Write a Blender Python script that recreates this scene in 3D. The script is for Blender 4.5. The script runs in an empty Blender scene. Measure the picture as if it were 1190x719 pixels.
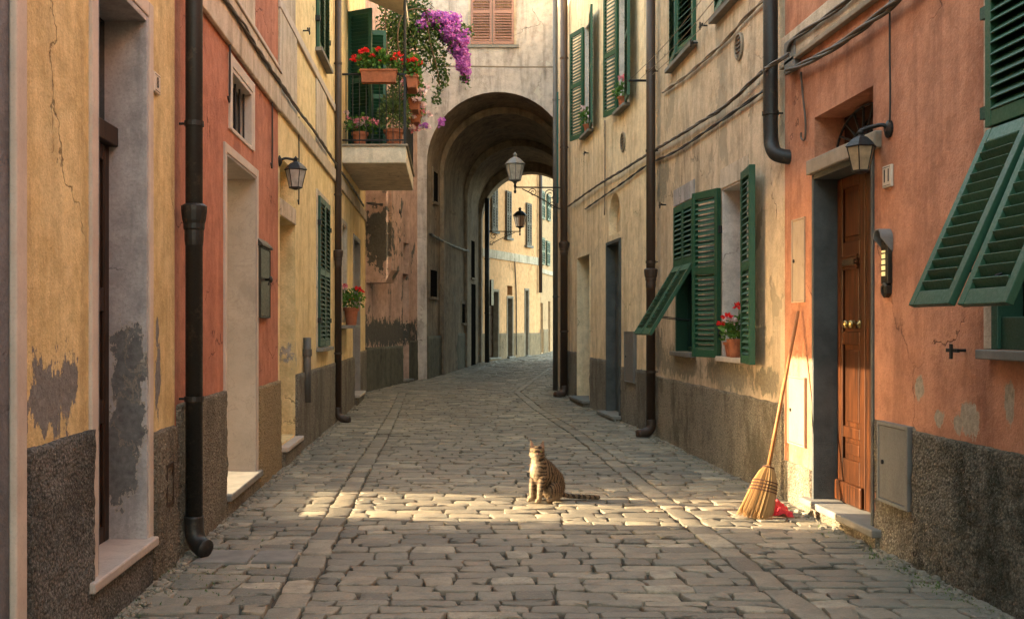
import bpy, bmesh, math, random
from mathutils import Matrix, Vector, noise as mnoise
random.seed(7)
SC = bpy.context.scene
COL = SC.collection
rad = math.radians

# ---------------------------------------------------------------- camera, sky, sun, exposure
FPX, VX, VY, EYE = 1250.0, 510.0, 380.0, 1.38
cam = bpy.data.objects.new('camera', bpy.data.cameras.new('camera'))
COL.objects.link(cam)
cam.location = (0, 0, EYE)
cam.rotation_euler = (rad(90), 0, 0)
cam.data.sensor_width = 36
cam.data.lens = 36 * FPX / 1190
cam.data.shift_x = (595 - VX) / 1190
cam.data.shift_y = (VY - 359.5) / 1190
cam.data.clip_start = 0.05
cam.data.clip_end = 1000
SC.camera = cam

SUN_EL, SUN_S = rad(17.3), 0.14
W = bpy.data.worlds.new('World'); SC.world = W; W.use_nodes = True
wn = W.node_tree.nodes; wl_ = W.node_tree.links
sky = wn.new('ShaderNodeTexSky'); sky.sky_type = 'NISHITA'; sky.sun_disc = False
sky.sun_elevation = SUN_EL; sky.sun_rotation = math.atan2(-1, SUN_S)
sky.dust_density = 1.5; sky.air_density = 1.0; sky.ozone_density = 0.6
tint = wn.new('ShaderNodeMix'); tint.data_type = 'RGBA'; tint.blend_type = 'MULTIPLY'
tint.inputs[0].default_value = 1.0; tint.inputs[7].default_value = (1.0, 0.89, 0.67, 1)
wl_.new(sky.outputs[0], tint.inputs[6])
bgn = wn['Background']; bgn.inputs[1].default_value = 0.15
wl_.new(tint.outputs[2], bgn.inputs[0])
sun = bpy.data.objects.new('sun', bpy.data.lights.new('sun', 'SUN'))
COL.objects.link(sun)
sun.data.energy = 2.1; sun.data.angle = rad(0.5); sun.data.color = (1.0, 0.80, 0.52)
_d = Vector((math.cos(SUN_EL), -math.cos(SUN_EL) * SUN_S, -math.sin(SUN_EL)))
sun.rotation_euler = _d.to_track_quat('-Z', 'Y').to_euler()
sun.location = (-20, 12, 12)
SC.view_settings.view_transform = 'Standard'
SC.view_settings.look = 'None'
SC.view_settings.exposure = 3.55
SC.view_settings.gamma = 1.0
SC.render.engine = 'CYCLES'
SC.cycles.max_bounces = 8
SC.cycles.diffuse_bounces = 5

# ---------------------------------------------------------------- materials
class NT:
    def __init__(s, name):
        s.m = bpy.data.materials.new(name); s.m.use_nodes = True
        s.nt = s.m.node_tree; s.b = s.nt.nodes['Principled BSDF']
        s._pos = None
    def put(s, sock, v):
        if isinstance(v, bpy.types.NodeSocket): s.nt.links.new(v, sock)
        elif isinstance(v, (tuple, list)) and sock.type == 'RGBA' and len(v) == 3: sock.default_value = (*v, 1)
        else: sock.default_value = v
    def node(s, t, ins=(), **props):
        n = s.nt.nodes.new(t)
        for k, v in props.items(): setattr(n, k, v)
        for k, v in (ins.items() if isinstance(ins, dict) else enumerate(ins)):
            if v is not None: s.put(n.inputs[k], v)
        return n
    @property
    def pos(s):
        if s._pos is None: s._pos = s.node('ShaderNodeNewGeometry').outputs['Position']
        return s._pos
    def island(s): return s.node('ShaderNodeNewGeometry').outputs['Random Per Island']
    def vmul(s, v, k): return s.node('ShaderNodeVectorMath', [v, k], operation='MULTIPLY').outputs[0]
    def vadd(s, v, k): return s.node('ShaderNodeVectorMath', [v, k], operation='ADD').outputs[0]
    def noise(s, scale, detail=4, rough=.55, vec=None, dist=0):
        return s.node('ShaderNodeTexNoise', {'Vector': vec or s.pos, 'Scale': scale, 'Detail': detail, 'Roughness': rough, 'Distortion': dist}).outputs['Fac']
    def voro(s, scale, vec=None, feature='F1', out='Distance'):
        return s.node('ShaderNodeTexVoronoi', {'Vector': vec or s.pos, 'Scale': scale}, feature=feature).outputs[out]
    def rng(s, v, a, b, c=0., d=1.):
        return s.node('ShaderNodeMapRange', {'Value': v, 'From Min': a, 'From Max': b, 'To Min': c, 'To Max': d}).outputs[0]
    def math(s, op, a, b=None):
        return s.node('ShaderNodeMath', [a, b], operation=op).outputs[0]
    def mix(s, f, a, b, mode='MIX'):
        n = s.nt.nodes.new('ShaderNodeMix'); n.data_type = 'RGBA'; n.blend_type = mode
        s.put(n.inputs[0], f); s.put(n.inputs[6], a); s.put(n.inputs[7], b)
        return n.outputs[2]
    def bump(s, h, strength=.3, dist=.02):
        n = s.node('ShaderNodeBump', {'Height': h, 'Strength': strength, 'Distance': dist})
        s.put(s.b.inputs['Normal'], n.outputs[0])
    def done(s, col=None, rough=.8, metal=0., spec=None):
        if col is not None: s.put(s.b.inputs['Base Color'], col)
        s.put(s.b.inputs['Roughness'], rough); s.put(s.b.inputs['Metallic'], metal)
        if spec is not None: s.put(s.b.inputs['Specular IOR Level'], spec)
        return s.m

def dk(c, k): return tuple(x * k for x in c)

def plaster(name, base, second=None, stain=(.16, .12, .08), stain_amt=.5, wear=None, wear_th=.68, patches=(), patch_col=(.21, .20, .185), rough=.9, bump=.6):
    t = NT(name)
    second = second or dk(base, .72)
    n1 = t.noise(1.3, 8, .66); n2 = t.noise(1.0, 4, .6, t.vmul(t.pos, (4.5, 4.5, .55)), .6)
    n3 = t.noise(75, 3, .7); n4 = t.noise(7, 7, .65); n5 = t.noise(2.6, 8, .68, None, .4)
    c = t.mix(t.rng(n1, .38, .62), base, second)
    c = t.mix(t.rng(n4, .46, .68, 0, .6), c, dk(base, 1.22)); c = t.mix(t.rng(n4, .48, .30, 0, .55), c, dk(second, .72))
    st = t.math('MULTIPLY', t.rng(n2, .46, .68), t.rng(n5, .3, .7, .25, 1))
    c = t.mix(t.math('MULTIPLY', st, stain_amt), c, stain)
    c = t.mix(t.rng(n3, .45, .75, 0, .45), c, dk(base, .45)); c = t.mix(t.rng(t.noise(38, 4, .75), .52, .72, 0, .35), c, dk(base, 1.3))
    # small scuffs and scars with crisp edges
    c = t.mix(t.rng(t.noise(5.5, 9, .72, t.vmul(t.pos, (1, 1, .7))), .70, .72, 0, .75), c, dk(stain, 1.3))
    h = t.math('ADD', t.math('MULTIPLY', n4, 1.0), t.math('MULTIPLY', n3, .25))
    # hairline cracks
    cv = t.vadd(t.vmul(t.pos, (1, 1, .8)), t.vmul(t.node('ShaderNodeTexNoise', {'Vector': t.pos, 'Scale': 3.5, 'Detail': 6.}).outputs['Color'], (.5, .5, .5)))
    ck = t.math('MULTIPLY', t.rng(t.voro(.8, cv, 'DISTANCE_TO_EDGE'), .006, .001), t.rng(t.noise(.8, 4, .6), .5, .56))
    c = t.mix(t.math('MULTIPLY', ck, .75), c, dk(stain, .45)); h = t.math('SUBTRACT', h, t.math('MULTIPLY', ck, .6))
    mask = None
    if wear:
        mask = t.rng(t.noise(1.5, 10, .62, t.vadd(t.vmul(t.pos, (1, 1, .8)), (3.3, 1.7, 9.1))), wear_th, wear_th + .012)
        c = t.mix(mask, c, t.mix(n4, dk(wear, .7), dk(wear, 1.2)))
        h = t.math('SUBTRACT', h, t.math('MULTIPLY', mask, .5))
    if patches:
        jag = t.math('ADD', t.math('MULTIPLY', t.noise(6.5, 9, .70, t.vmul(t.pos, (1.3, 1.3, .8))), 3.8), -1.9)
        jag2 = t.math('ADD', jag, t.math('MULTIPLY', t.noise(1.0, 5, .7, t.vmul(t.pos, (26, 26, 2.4))), .5))
        for ctr, inv in patches:
            d = t.node('ShaderNodeVectorMath', [t.vmul(t.vadd(t.pos, tuple(-x for x in ctr)), inv)], operation='LENGTH').outputs['Value']
            m = t.rng(t.math('ADD', d, jag2), 1.22, 1.19)
            rim = t.rng(t.math('ADD', d, jag2), 1.34, 1.20)
            c = t.mix(t.math('MULTIPLY', rim, .55), c, (.42, .33, .22))
            c = t.mix(m, c, t.mix(t.rng(t.noise(30, 5, .7), .3, .7), dk(patch_col, .62), dk(patch_col, 1.2)))
            h = t.math('SUBTRACT', h, t.math('MULTIPLY', m, 2.2))
    t.bump(h, bump, .03)
    return t.done(c, rough, spec=.25)

def roughcast(name, a, b, dark=(.03, .027, .022), amt=.6):
    t = NT(name)
    v = t.voro(62); n = t.noise(110, 3, .7); n1 = t.noise(2.0, 8, .7, t.vmul(t.pos, (1, 1, .55))); n2 = t.noise(44, 6, .85)
    c = t.mix(t.rng(n2, .42, .62), a, b); c = t.mix(t.rng(t.noise(5, 5, .7), .4, .62, 0, .5), c, dk(b, .62))
    c = t.mix(t.rng(v, .3, .8, 0, .6), c, dark)
    c = t.mix(t.math('MULTIPLY', t.rng(n1, .46, .60), amt), c, dk(dark, 1.5))
    c = t.mix(t.rng(n, .58, .72, 0, .55), c, dk(b, 1.7))
    t.bump(t.math('ADD', t.math('MULTIPLY', v, -1.0), n2), .9, .03)
    return t.done(c, .95, spec=.2)

def stone(name, base, second=None, vein=None, rough=.75, scale=3., bump=.15):
    t = NT(name); second = second or dk(base, .65)
    n = t.noise(scale, 8, .65); g = t.noise(90, 3, .7)
    c = t.mix(t.rng(n, .35, .65), base, second)
    c = t.mix(t.rng(g, .5, .75, 0, .35), c, dk(base, .5))
    if vein:
        v = t.noise(scale * .9, 6, .6, None, 2.2)
        c = t.mix(t.rng(t.math('ABSOLUTE', t.math('SUBTRACT', v, .5)), .02, .0, 0, .4), c, vein)
        c = t.mix(t.rng(t.noise(1.7, 6, .7), .55, .66, 0, .6), c, vein)
    t.bump(t.math('ADD', n, t.math('MULTIPLY', g, .4)), bump, .02)
    return t.done(c, rough, spec=.3)

def paint(name, base, worn=None, rough=.55, metal=0., amt=.5, bump=.12):
    t = NT(name)
    n = t.noise(9, 7, .7, t.vmul(t.pos, (1, 1, .5))); g = t.noise(70, 3, .6)
    c = t.mix(t.rng(n, .4, .65, 0, .6), base, dk(base, .6)); c = t.mix(t.math('MULTIPLY', t.island(), .6), c, dk(base, 1.7))
    c = t.mix(t.rng(t.noise(11, 9, .78), .56, .66, 0, amt), c, worn or dk(base, 2.2))
    t.bump(t.math('ADD', n, t.math('MULTIPLY', g, .5)), bump, .01)
    return t.done(c, t.rng(g, .3, .7, rough - .1, rough + .15), metal)

def wood(name, base, dark, rough=.45):
    t = NT(name)
    n = t.noise(1, 6, .65, t.vmul(t.pos, (30, 30, 1.6)), .6); n2 = t.noise(2.2, 5, .6)
    c = t.mix(t.rng(n, .38, .62), base, dark)
    c = t.mix(t.rng(n2, .45, .7, 0, .6), c, dk(dark, .9))
    t.bump(n, .2, .006)
    return t.done(c, rough, spec=.22)

def plain(name, base, rough=.6, metal=0., var=.35, spec=None):
    t = NT(name)
    c = t.mix(t.rng(t.noise(12, 5, .7), .35, .65), base, dk(base, 1 - var))
    return t.done(c, rough, metal, spec)

def leafy(name, a, b, trans=.25, rough=.55):
    t = NT(name); r = t.island()
    c = t.mix(r, a, b)
    t.done(c, rough, spec=.3)
    t.put(t.b.inputs['Subsurface Weight'], 0.0)
    tr = t.node('ShaderNodeBsdfTranslucent', {'Color': c})
    mx = t.node('ShaderNodeMixShader', {0: trans})
    t.nt.links.new(t.b.outputs[0], mx.inputs[1]); t.nt.links.new(tr.outputs[0], mx.inputs[2])
    t.nt.links.new(mx.outputs[0], t.nt.nodes['Material Output'].inputs['Surface'])
    return t.m

def frosted(name, base):
    t = NT(name)
    c = t.mix(t.rng(t.noise(18, 5, .7), .4, .7), base, dk(base, .55))
    t.done(c, .3); t.put(t.b.inputs['Transmission Weight'], .45); t.put(t.b.inputs['IOR'], 1.2)
    return t.m

M = {}
M['green'] = paint('green_paint', (.010, .060, .028), (.045, .10, .058), .5, amt=.35)
M['dark_green'] = paint('dark_green_paint', (.008, .045, .026), (.03, .07, .05), .5, amt=.3)
M['teal'] = paint('teal_paint', (.010, .085, .075), None, .5, amt=.3)
M['grey_shutter'] = paint('faded_shutter_paint', (.085, .07, .05), None, .7)
M['brown_shutter'] = paint('brown_shutter_paint', (.23, .12, .09), None, .7)
M['iron'] = paint('black_iron', (.012, .012, .012), (.04, .035, .03), .55, .3)
M['pipe'] = paint('dark_pipe_paint', (.014, .013, .011), (.085, .06, .042), .5, .2, .6)
M['brown_pipe'] = paint('brown_pipe_paint', (.045, .026, .017), (.08, .05, .035), .5, .2)
M['grey_pipe'] = paint('grey_pipe_paint', (.10, .09, .08), None, .55, .3)
M['bronze'] = paint('bronze_box_paint', (.03, .025, .018), (.08, .065, .05), .45, .5)
M['brass'] = plain('brass', (.42, .30, .12), .28, 1.)
M['steel'] = paint('grey_cabinet_paint', (.17, .165, .155), (.12, .08, .05), .5, .3, .5)
M['beige_metal'] = paint('beige_panel_paint', (.40, .31, .22), (.25, .18, .11), .7, 0, .4)
M['cream_metal'] = paint('cream_panel_paint', (.25, .205, .14), (.16, .125, .08), .7, 0, .3)
M['white_trim'] = plaster('white_reveal_paint', (.66, .60, .54), stain=(.3, .25, .2), stain_amt=.4, bump=.15)
M['lilac'] = plaster('lilac_jamb_paint', (.43, .40, .385), (.34, .315, .305), stain=(.10, .095, .09), stain_amt=.9, bump=.2,
    patches=[((-1.66, 0, 1.10), (11, 0, 3.3)), ((-1.66, 0, .84), (10, 0, 4.6)), ((-1.62, 0, 1.28), (20, 0, 7)), ((-1.71, 0, .62), (10, 0, 5))], patch_col=(.16, .155, .15))
M['pale_trim'] = stone('pale_trim_stone', (.58, .49, .40), (.46, .38, .31), None, .85, 4)
M['band'] = plaster('pale_band_plaster', (.60, .50, .38), (.50, .40, .29), stain=(.17, .13, .09), stain_amt=.8)
M['marble'] = stone('veined_marble', (.30, .262, .235), (.23, .20, .178), (.16, .135, .12), .6, 3.2)
M['step'] = stone('worn_step_marble', (.52, .43, .36), (.40, .33, .28), (.26, .21, .17), .55, 2.5)
M['slate'] = stone('grey_slate_stone', (.10, .105, .10), (.055, .06, .058), None, .7, 5, .3)
M['sill'] = stone('grey_sill_stone', (.24, .22, .19), (.16, .15, .13), None, .75, 6)
M['lintel'] = stone('lintel_stone', (.34, .28, .21), (.22, .18, .13), None, .8, 5)
M['door'] = wood('varnished_door_wood', (.085, .026, .007), (.018, .006, .002), .42)
M['dark_door'] = wood('dark_door_wood', (.055, .028, .016), (.025, .013, .008), .5)
M['far_door'] = wood('far_door_wood', (.10, .055, .03), (.05, .028, .016), .6)
M['black_door'] = paint('dark_green_door_paint', (.012, .02, .017), None, .5)
M['glass'] = plain('window_glass', (.012, .014, .014), .08, 0, .2)
M['lamp_glass'] = frosted('amber_lamp_glass', (.62, .48, .30))
M['white_glass'] = frosted('milky_lamp_glass', (.72, .68, .62))
M['pink_glass'] = frosted('rosy_lamp_glass', (.80, .52, .38))
M['terracotta'] = plain('terracotta', (.42, .13, .055), .8, 0, .4)
M['soil'] = plain('soil', (.03, .02, .013), .95)
M['leaf'] = leafy('geranium_leaf', (.05, .13, .018), (.13, .24, .04))
M['leaf_dark'] = leafy('vine_leaf', (.025, .065, .015), (.09, .13, .03))
M['leaf_grey'] = leafy('herb_leaf', (.07, .12, .03), (.17, .22, .07))
M['red'] = leafy('red_petal', (.65, .012, .02), (.85, .05, .04), .2)
M['pink'] = leafy('pink_petal', (.75, .16, .26), (.85, .42, .45), .2)
M['white'] = leafy('white_petal', (.80, .70, .66), (.85, .55, .58), .2)
M['purple'] = leafy('purple_bract', (.42, .09, .48), (.62, .24, .62), .3)
M['cable'] = plain('cable_sheath', (.10, .075, .055), .6)
M['pale_cable'] = plain('pale_cable_sheath', (.26, .20, .14), .7)
M['black_cable'] = plain('black_cable_sheath', (.03, .025, .022), .6)
M['straw'] = leafy('broom_straw', (.30, .15, .048), (.52, .30, .115), .1, .6)
M['handle_wood'] = wood('broom_handle_wood', (.42, .19, .07), (.26, .10, .035), .5)
M['twine'] = plain('broom_twine', (.11, .04, .02), .7)
M['red_cloth'] = plain('red_cloth', (.65, .02, .03), .7, 0, .25)
M['canvas'] = plain('awning_canvas', (.70, .62, .50), .8, 0, .2)
M['ceramic'] = plain('number_tile', (.66, .56, .45), .4, 0, .15)
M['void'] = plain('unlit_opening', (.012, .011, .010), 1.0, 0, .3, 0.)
M['cream_slab'] = plaster('cream_slab_plaster', (.74, .65, .52), (.62, .54, .42), stain=(.25, .2, .14), stain_amt=.6)
M['ink'] = plain('black_ink', (.015, .013, .012), .6)
M['glow'] = NT('lit_name_tags').done((.8, .6, .25), .4)
_g = M['glow'].node_tree.nodes['Principled BSDF']
_g.inputs['Emission Color'].default_value = (1, .72, .28, 1); _g.inputs['Emission Strength'].default_value = .07
# walls
M['yellowA'] = plaster('ochre_yellow_plaster', (.72, .57, .29), (.60, .44, .19), stain=(.27, .17, .07), stain_amt=.75, wear=None,
    patches=[((0, 4.36, 1.10), (0, 3.8, 6.8)), ((0, 4.56, 1.15), (0, 10, 5.5)), ((0, 6.02, 1.13), (0, 16, 5.5)), ((0, 6.00, 1.36), (0, 30, 14))])
M['greyA'] = plaster('grey_quoin_plaster', (.20, .20, .205), (.14, .14, .145), stain=(.06, .06, .06), stain_amt=.7)
M['redB'] = plaster('brick_red_plaster', (.49, .20, .12), (.38, .14, .08), stain=(.20, .06, .04), stain_amt=.7)
M['yellowC'] = plaster('warm_yellow_plaster', (.82, .64, .34), (.72, .53, .25), stain=(.36, .22, .09), stain_amt=.5,
    patches=[((0, 11.2, 1.06), (0, 2.0, 6.5))], patch_col=(.42, .36, .30))
M['pinkD'] = plaster('weathered_pink_plaster', (.58, .385, .30), (.44, .28, .215), stain=(.075, .065, .055), stain_amt=.6, wear=(.15, .135, .11), wear_th=.60,
    patches=[((-1.2, 21.55, 3.2), (3.2, 0, 1.6)), ((-1.1, 22.4, 1.25), (1.3, 0, 3.5))], patch_col=(.10, .09, .075))
M['greyE'] = plaster('weathered_grey_plaster', (.56, .485, .43), (.42, .36, .31), stain=(.10, .08, .065), stain_amt=.85, wear=(.58, .52, .44), wear_th=.62)
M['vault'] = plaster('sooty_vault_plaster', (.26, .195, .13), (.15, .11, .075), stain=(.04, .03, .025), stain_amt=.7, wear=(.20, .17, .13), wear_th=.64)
M['yellowF'] = plaster('bright_yellow_plaster', (.76, .43, .215), (.67, .36, .17), stain=(.45, .26, .12), stain_amt=.3)
M['creamG'] = plaster('bright_cream_plaster', (.56, .36, .20), (.48, .30, .165), stain=(.4, .28, .16), stain_amt=.3)
M['orangeH'] = plaster('terracotta_orange_plaster', (.54, .255, .15), (.42, .175, .095), stain=(.19, .075, .045), stain_amt=.85,
    patches=[((0, 5.62, .90), (0, 11, 11)), ((0, 5.75, .86), (0, 18, 20)), ((0, 5.22, 1.0), (0, 26, 10)), ((0, 6.20, 1.02), (0, 22, 14)), ((0, 5.95, .87), (0, 20, 22)), ((0, 5.05, .95), (0, 30, 16))], patch_col=(.40, .33, .24))
M['ochreI'] = plaster('flaking_ochre_plaster', (.66, .52, .36), (.53, .40, .26), stain=(.15, .115, .08), stain_amt=.95, wear=(.44, .35, .24), wear_th=.58,
    patches=[((0, 10.3, .93), (0, .95, 7.5)), ((0, 12.4, .95), (0, .9, 6.5)), ((0, 13.6, 1.1), (0, 2.6, 4)), ((0, 9.1, .92), (0, 2.2, 9)), ((0, 13.3, 3.2), (0, 3, 4))], patch_col=(.30, .25, .175))
M['creamJ'] = plaster('cream_yellow_plaster', (.82, .67, .45), (.72, .57, .36), stain=(.28, .19, .10), stain_amt=.8)
M['rcA'] = roughcast('dark_roughcast', (.115, .107, .094), (.42, .39, .34), amt=.6)
M['rcB'] = roughcast('brown_roughcast', (.19, .16, .115), (.50, .43, .32), (.06, .048, .035), .55)
M['rcP'] = roughcast('sun_toned_roughcast', (.38, .27, .14), (.60, .45, .26), (.14, .095, .05), .1)  # pier base made paler: sunlight put into the colour where no sun reaches
M['rcC'] = roughcast('grey_roughcast', (.24, .21, .16), (.46, .40, .31), (.07, .055, .04), .65)
M['rcH'] = roughcast('mossy_roughcast', (.15, .125, .095), (.42, .36, .265), (.022, .023, .014), .8)
M['rcI'] = roughcast('ochre_roughcast', (.35, .285, .20), (.58, .49, .36), (.09, .075, .052), .85)
M['plD'] = plaster('damp_plinth_plaster', (.13, .12, .085), (.08, .075, .055), stain=(.03, .028, .022), stain_amt=.8)
M['plF'] = plaster('far_plinth_plaster', (.28, .20, .12), (.20, .145, .09), stain_amt=.5)

# ---------------------------------------------------------------- mesh building
WL = {}
class MB:
    def __init__(s): s.v = []; s.f = []
    def add(s, vs, fs):
        o = len(s.v); s.v += [Vector(v) for v in vs]; s.f += [tuple(i + o for i in f) for f in fs]
    def box(s, Mx, a0, a1, b0, b1, c0, c1):
        p = [(a, b, c) for c in (c0, c1) for b in (b0, b1) for a in (a0, a1)]
        s.add([Mx @ Vector(q) for q in p], [(0, 2, 3, 1), (4, 5, 7, 6), (0, 1, 5, 4), (2, 6, 7, 3), (0, 4, 6, 2), (1, 3, 7, 5)])
        return s
    def quad(s, *p): s.add(p, [tuple(range(len(p)))]); return s
    def tube(s, pts, r, n=7, r1=None):
        pts = [Vector(p) for p in pts]; k = len(pts); vs = []; fs = []
        up = None
        for i, p in enumerate(pts):
            d = (pts[min(i + 1, k - 1)] - pts[max(i - 1, 0)]).normalized()
            if up is None:
                up = Vector((0, 0, 1)) if abs(d.z) < .9 else Vector((1, 0, 0))
            a = d.cross(up)
            if a.length < 1e-4: a = d.cross(Vector((.3, 1, .2)))
            a.normalize(); b = a.cross(d).normalized(); up = b
            rr = (r[i] if isinstance(r, (list, tuple)) else (r if r1 is None else r + (r1 - r) * i / (k - 1)))
            vs += [p + (a * math.cos(t) + b * math.sin(t)) * rr for t in (2 * math.pi * j / n for j in range(n))]
        for i in range(k - 1):
            for j in range(n): fs.append((i * n + j, i * n + (j + 1) % n, (i + 1) * n + (j + 1) % n, (i + 1) * n + j))
        fs.append(tuple(range(n))[::-1]); fs.append(tuple((k - 1) * n + j for j in range(n)))
        s.add(vs, fs); return s
    def lathe(s, Mx, prof, n=12, rot=0.):
        vs = []; fs = []; k = len(prof)
        for r, z in prof:
            vs += [Mx @ Vector((r * math.cos(rot + 2 * math.pi * j / n), r * math.sin(rot + 2 * math.pi * j / n), z)) for j in range(n)]
        for i in range(k - 1):
            for j in range(n): fs.append((i * n + j, i * n + (j + 1) % n, (i + 1) * n + (j + 1) % n, (i + 1) * n + j))
        fs.append(tuple(range(n))[::-1]); fs.append(tuple((k - 1) * n + j for j in range(n)))
        s.add(vs, fs); return s
    def leaf(s, p, d, u, l, w):
        p = Vector(p); d = d.normalized(); sd = d.cross(u)
        if sd.length < 1e-3: sd = d.orthogonal()
        sd.normalize(); nn = sd.cross(d)
        s.add([p, p + d * l * .5 + sd * w * .5 + nn * w * .15, p + d * l, p + d * l * .5 - sd * w * .5 + nn * w * .15], [(0, 1, 2), (0, 2, 3)])
    def build(s, name, mat, parent=None, smooth=False, bevel=0., origin=None, recalc=True, merge=0.):
        v = s.v
        if origin is None:
            lo = [min(p[i] for p in v) for i in range(3)]; hi = [max(p[i] for p in v) for i in range(3)]
            origin = Vector(((lo[0] + hi[0]) / 2, (lo[1] + hi[1]) / 2, lo[2]))
        origin = Vector(origin)
        me = bpy.data.meshes.new(name)
        me.from_pydata([p - origin for p in v], [], s.f)
        if recalc or merge:
            bm = bmesh.new(); bm.from_mesh(me)
            if merge: bmesh.ops.remove_doubles(bm, verts=bm.verts, dist=merge)
            bmesh.ops.recalc_face_normals(bm, faces=bm.faces)
            bm.to_mesh(me); bm.free()
        if smooth: me.polygons.foreach_set('use_smooth', [True] * len(me.polygons))
        me.materials.append(mat)
        o = bpy.data.objects.new(name, me); COL.objects.link(o)
        WL[o.name] = origin
        if parent is not None:
            o.parent = parent; o.location = origin - WL[parent.name]
        else: o.location = origin
        if bevel:
            b = o.modifiers.new('bevel', 'BEVEL'); b.width = bevel; b.segments = 2; b.limit_method = 'ANGLE'
        return o

def tag(o, label=None, cat=None, group=None, kind=None):
    if label: o['label'] = label
    if cat: o['category'] = cat
    if group: o['group'] = group
    if kind: o['kind'] = kind
    return o
def thing(name, label, cat, loc, group=None):
    o = bpy.data.objects.new(name, None); COL.objects.link(o)
    o.empty_display_size = .2; o.location = loc; WL[o.name] = Vector(loc)
    return tag(o, label, cat, group)

def gz(y):           # the lane climbs gently beyond the first houses
    return 0. if y < 18 else min(.024 * (y - 18) ** 1.0, .024 * 40)

class Fr:
    """wall frame: s along the wall, d out of it, h up"""
    def __init__(s, p0, p1, nside):
        s.p0 = Vector((p0[0], p0[1], 0)); t = Vector((p1[0] - p0[0], p1[1] - p0[1], 0)); s.len = t.length
        s.t = t.normalized(); n = Vector((s.t.y, -s.t.x, 0))
        if n.x * nside < 0: n = -n
        s.n = n
        s.M = Matrix(((s.t.x, n.x, 0, p0[0]), (s.t.y, n.y, 0, p0[1]), (0, 0, 1, 0), (0, 0, 0, 1)))
    def P(s, a, d, h): return s.M @ Vector((a, d, h))
    def at(s, x, y, d=0.):
        r = Vector(((x - VX) / FPX, 1, 0))
        k = ((s.p0 + s.n * d).dot(s.n)) / r.dot(s.n)
        q = r * k
        return (q - s.p0).dot(s.t), EYE - (y - VY) * k / FPX
    def s(s, x, d=0.): return s.at(x, VY, d)[0]
    def h(s, x, y, d=0.): return s.at(x, y, d)[1]
    def pt(s, x, y, d=0.):
        a, h = s.at(x, y, d); return s.P(a, d, h)

def facade(root, fr, s0, s1, h0, h1, mat, ops=(), T=.5, name='wall'):
    """front with real openings: ops = (sa, sb, ha, hb, depth)"""
    mb = MB()
    ss = sorted({s0, s1, *[o[0] for o in ops], *[o[1] for o in ops]}); hs = sorted({h0, h1, *[o[2] for o in ops], *[o[3] for o in ops]})
    def inside(a, h, thr=False):
        return any(o[0] < a < o[1] and o[2] < h < o[3] and (not thr or o[4] >= T) for o in ops)
    for i in range(len(ss) - 1):
        for j in range(len(hs) - 1):
            a, b, c, d = ss[i], ss[i + 1], hs[j], hs[j + 1]
            if not inside((a + b) / 2, (c + d) / 2): mb.quad(fr.P(a, 0, c), fr.P(b, 0, c), fr.P(b, 0, d), fr.P(a, 0, d))
            if not inside((a + b) / 2, (c + d) / 2, True): mb.quad(fr.P(a, -T, c), fr.P(b, -T, c), fr.P(b, -T, d), fr.P(a, -T, d))
    for o in ops:
        a, b, c, d, r = o; r = min(r, T)
        for p, q in (((a, c), (a, d)), ((b, c), (b, d)), ((a, c), (b, c)), ((a, d), (b, d))):
            mb.quad(fr.P(p[0], 0, p[1]), fr.P(q[0], 0, q[1]), fr.P(q[0], -r, q[1]), fr.P(p[0], -r, p[1]))
    for i in range(len(hs) - 1):
        for a in (s0, s1): mb.quad(fr.P(a, 0, hs[i]), fr.P(a, 0, hs[i + 1]), fr.P(a, -T, hs[i + 1]), fr.P(a, -T, hs[i]))
    for i in range(len(ss) - 1):
        mb.quad(fr.P(ss[i], 0, h1), fr.P(ss[i + 1], 0, h1), fr.P(ss[i + 1], -T, h1), fr.P(ss[i], -T, h1))
    return mb.build(name, mat, root, merge=1e-4)

def fbox(fr, s0, s1, d0, d1, h0, h1): return MB().box(fr.M, s0, s1, d0, d1, h0, h1)

def plinth(root, fr, s0, s1, h1, mat, d=.03, step=.020, amp=.009, name='plinth', h0=-.12):
    """rough cast base course, really lumpy"""
    mb = MB(); ns = max(2, int((s1 - s0) / step)); nh = max(2, int((h1 - h0) / step))
    vs = []; fs = []
    for j in range(nh + 1):
        for i in range(ns + 1):
            a = s0 + (s1 - s0) * i / ns; h = h0 + (h1 - h0) * j / nh
            p = fr.P(a, 0, h)
            e = amp * (mnoise.noise(p * 34) * .9 + mnoise.noise(p * 13) * .6 + mnoise.noise(p * 3.1) * .9)
            hh = h + ((.022 * mnoise.noise(p * 5) + .012 * mnoise.noise(p * 23)) if j == nh else 0)
            vs.append(fr.P(a, d + e, hh))
    w = ns + 1
    for j in range(nh):
        for i in range(ns): fs.append((j * w + i, j * w + i + 1, (j + 1) * w + i + 1, (j + 1) * w + i))
    o = len(vs)
    for i in range(ns + 1): vs.append(fr.P(s0 + (s1 - s0) * i / ns, -.01, h1 + .004))
    for i in range(ns): fs.append((nh * w + i, nh * w + i + 1, o + i + 1, o + i))
    for i in (0, ns):
        o = len(vs)
        for j in range(nh + 1): vs.append(fr.P(s0 if i == 0 else s1, -.01, h0 + (h1 - h0) * j / nh))
        for j in range(nh): fs.append((j * w + i, (j + 1) * w + i, o + j + 1, o + j))
    mb.add(vs, fs)
    return mb.build(name, mat, root, smooth=True)

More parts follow.
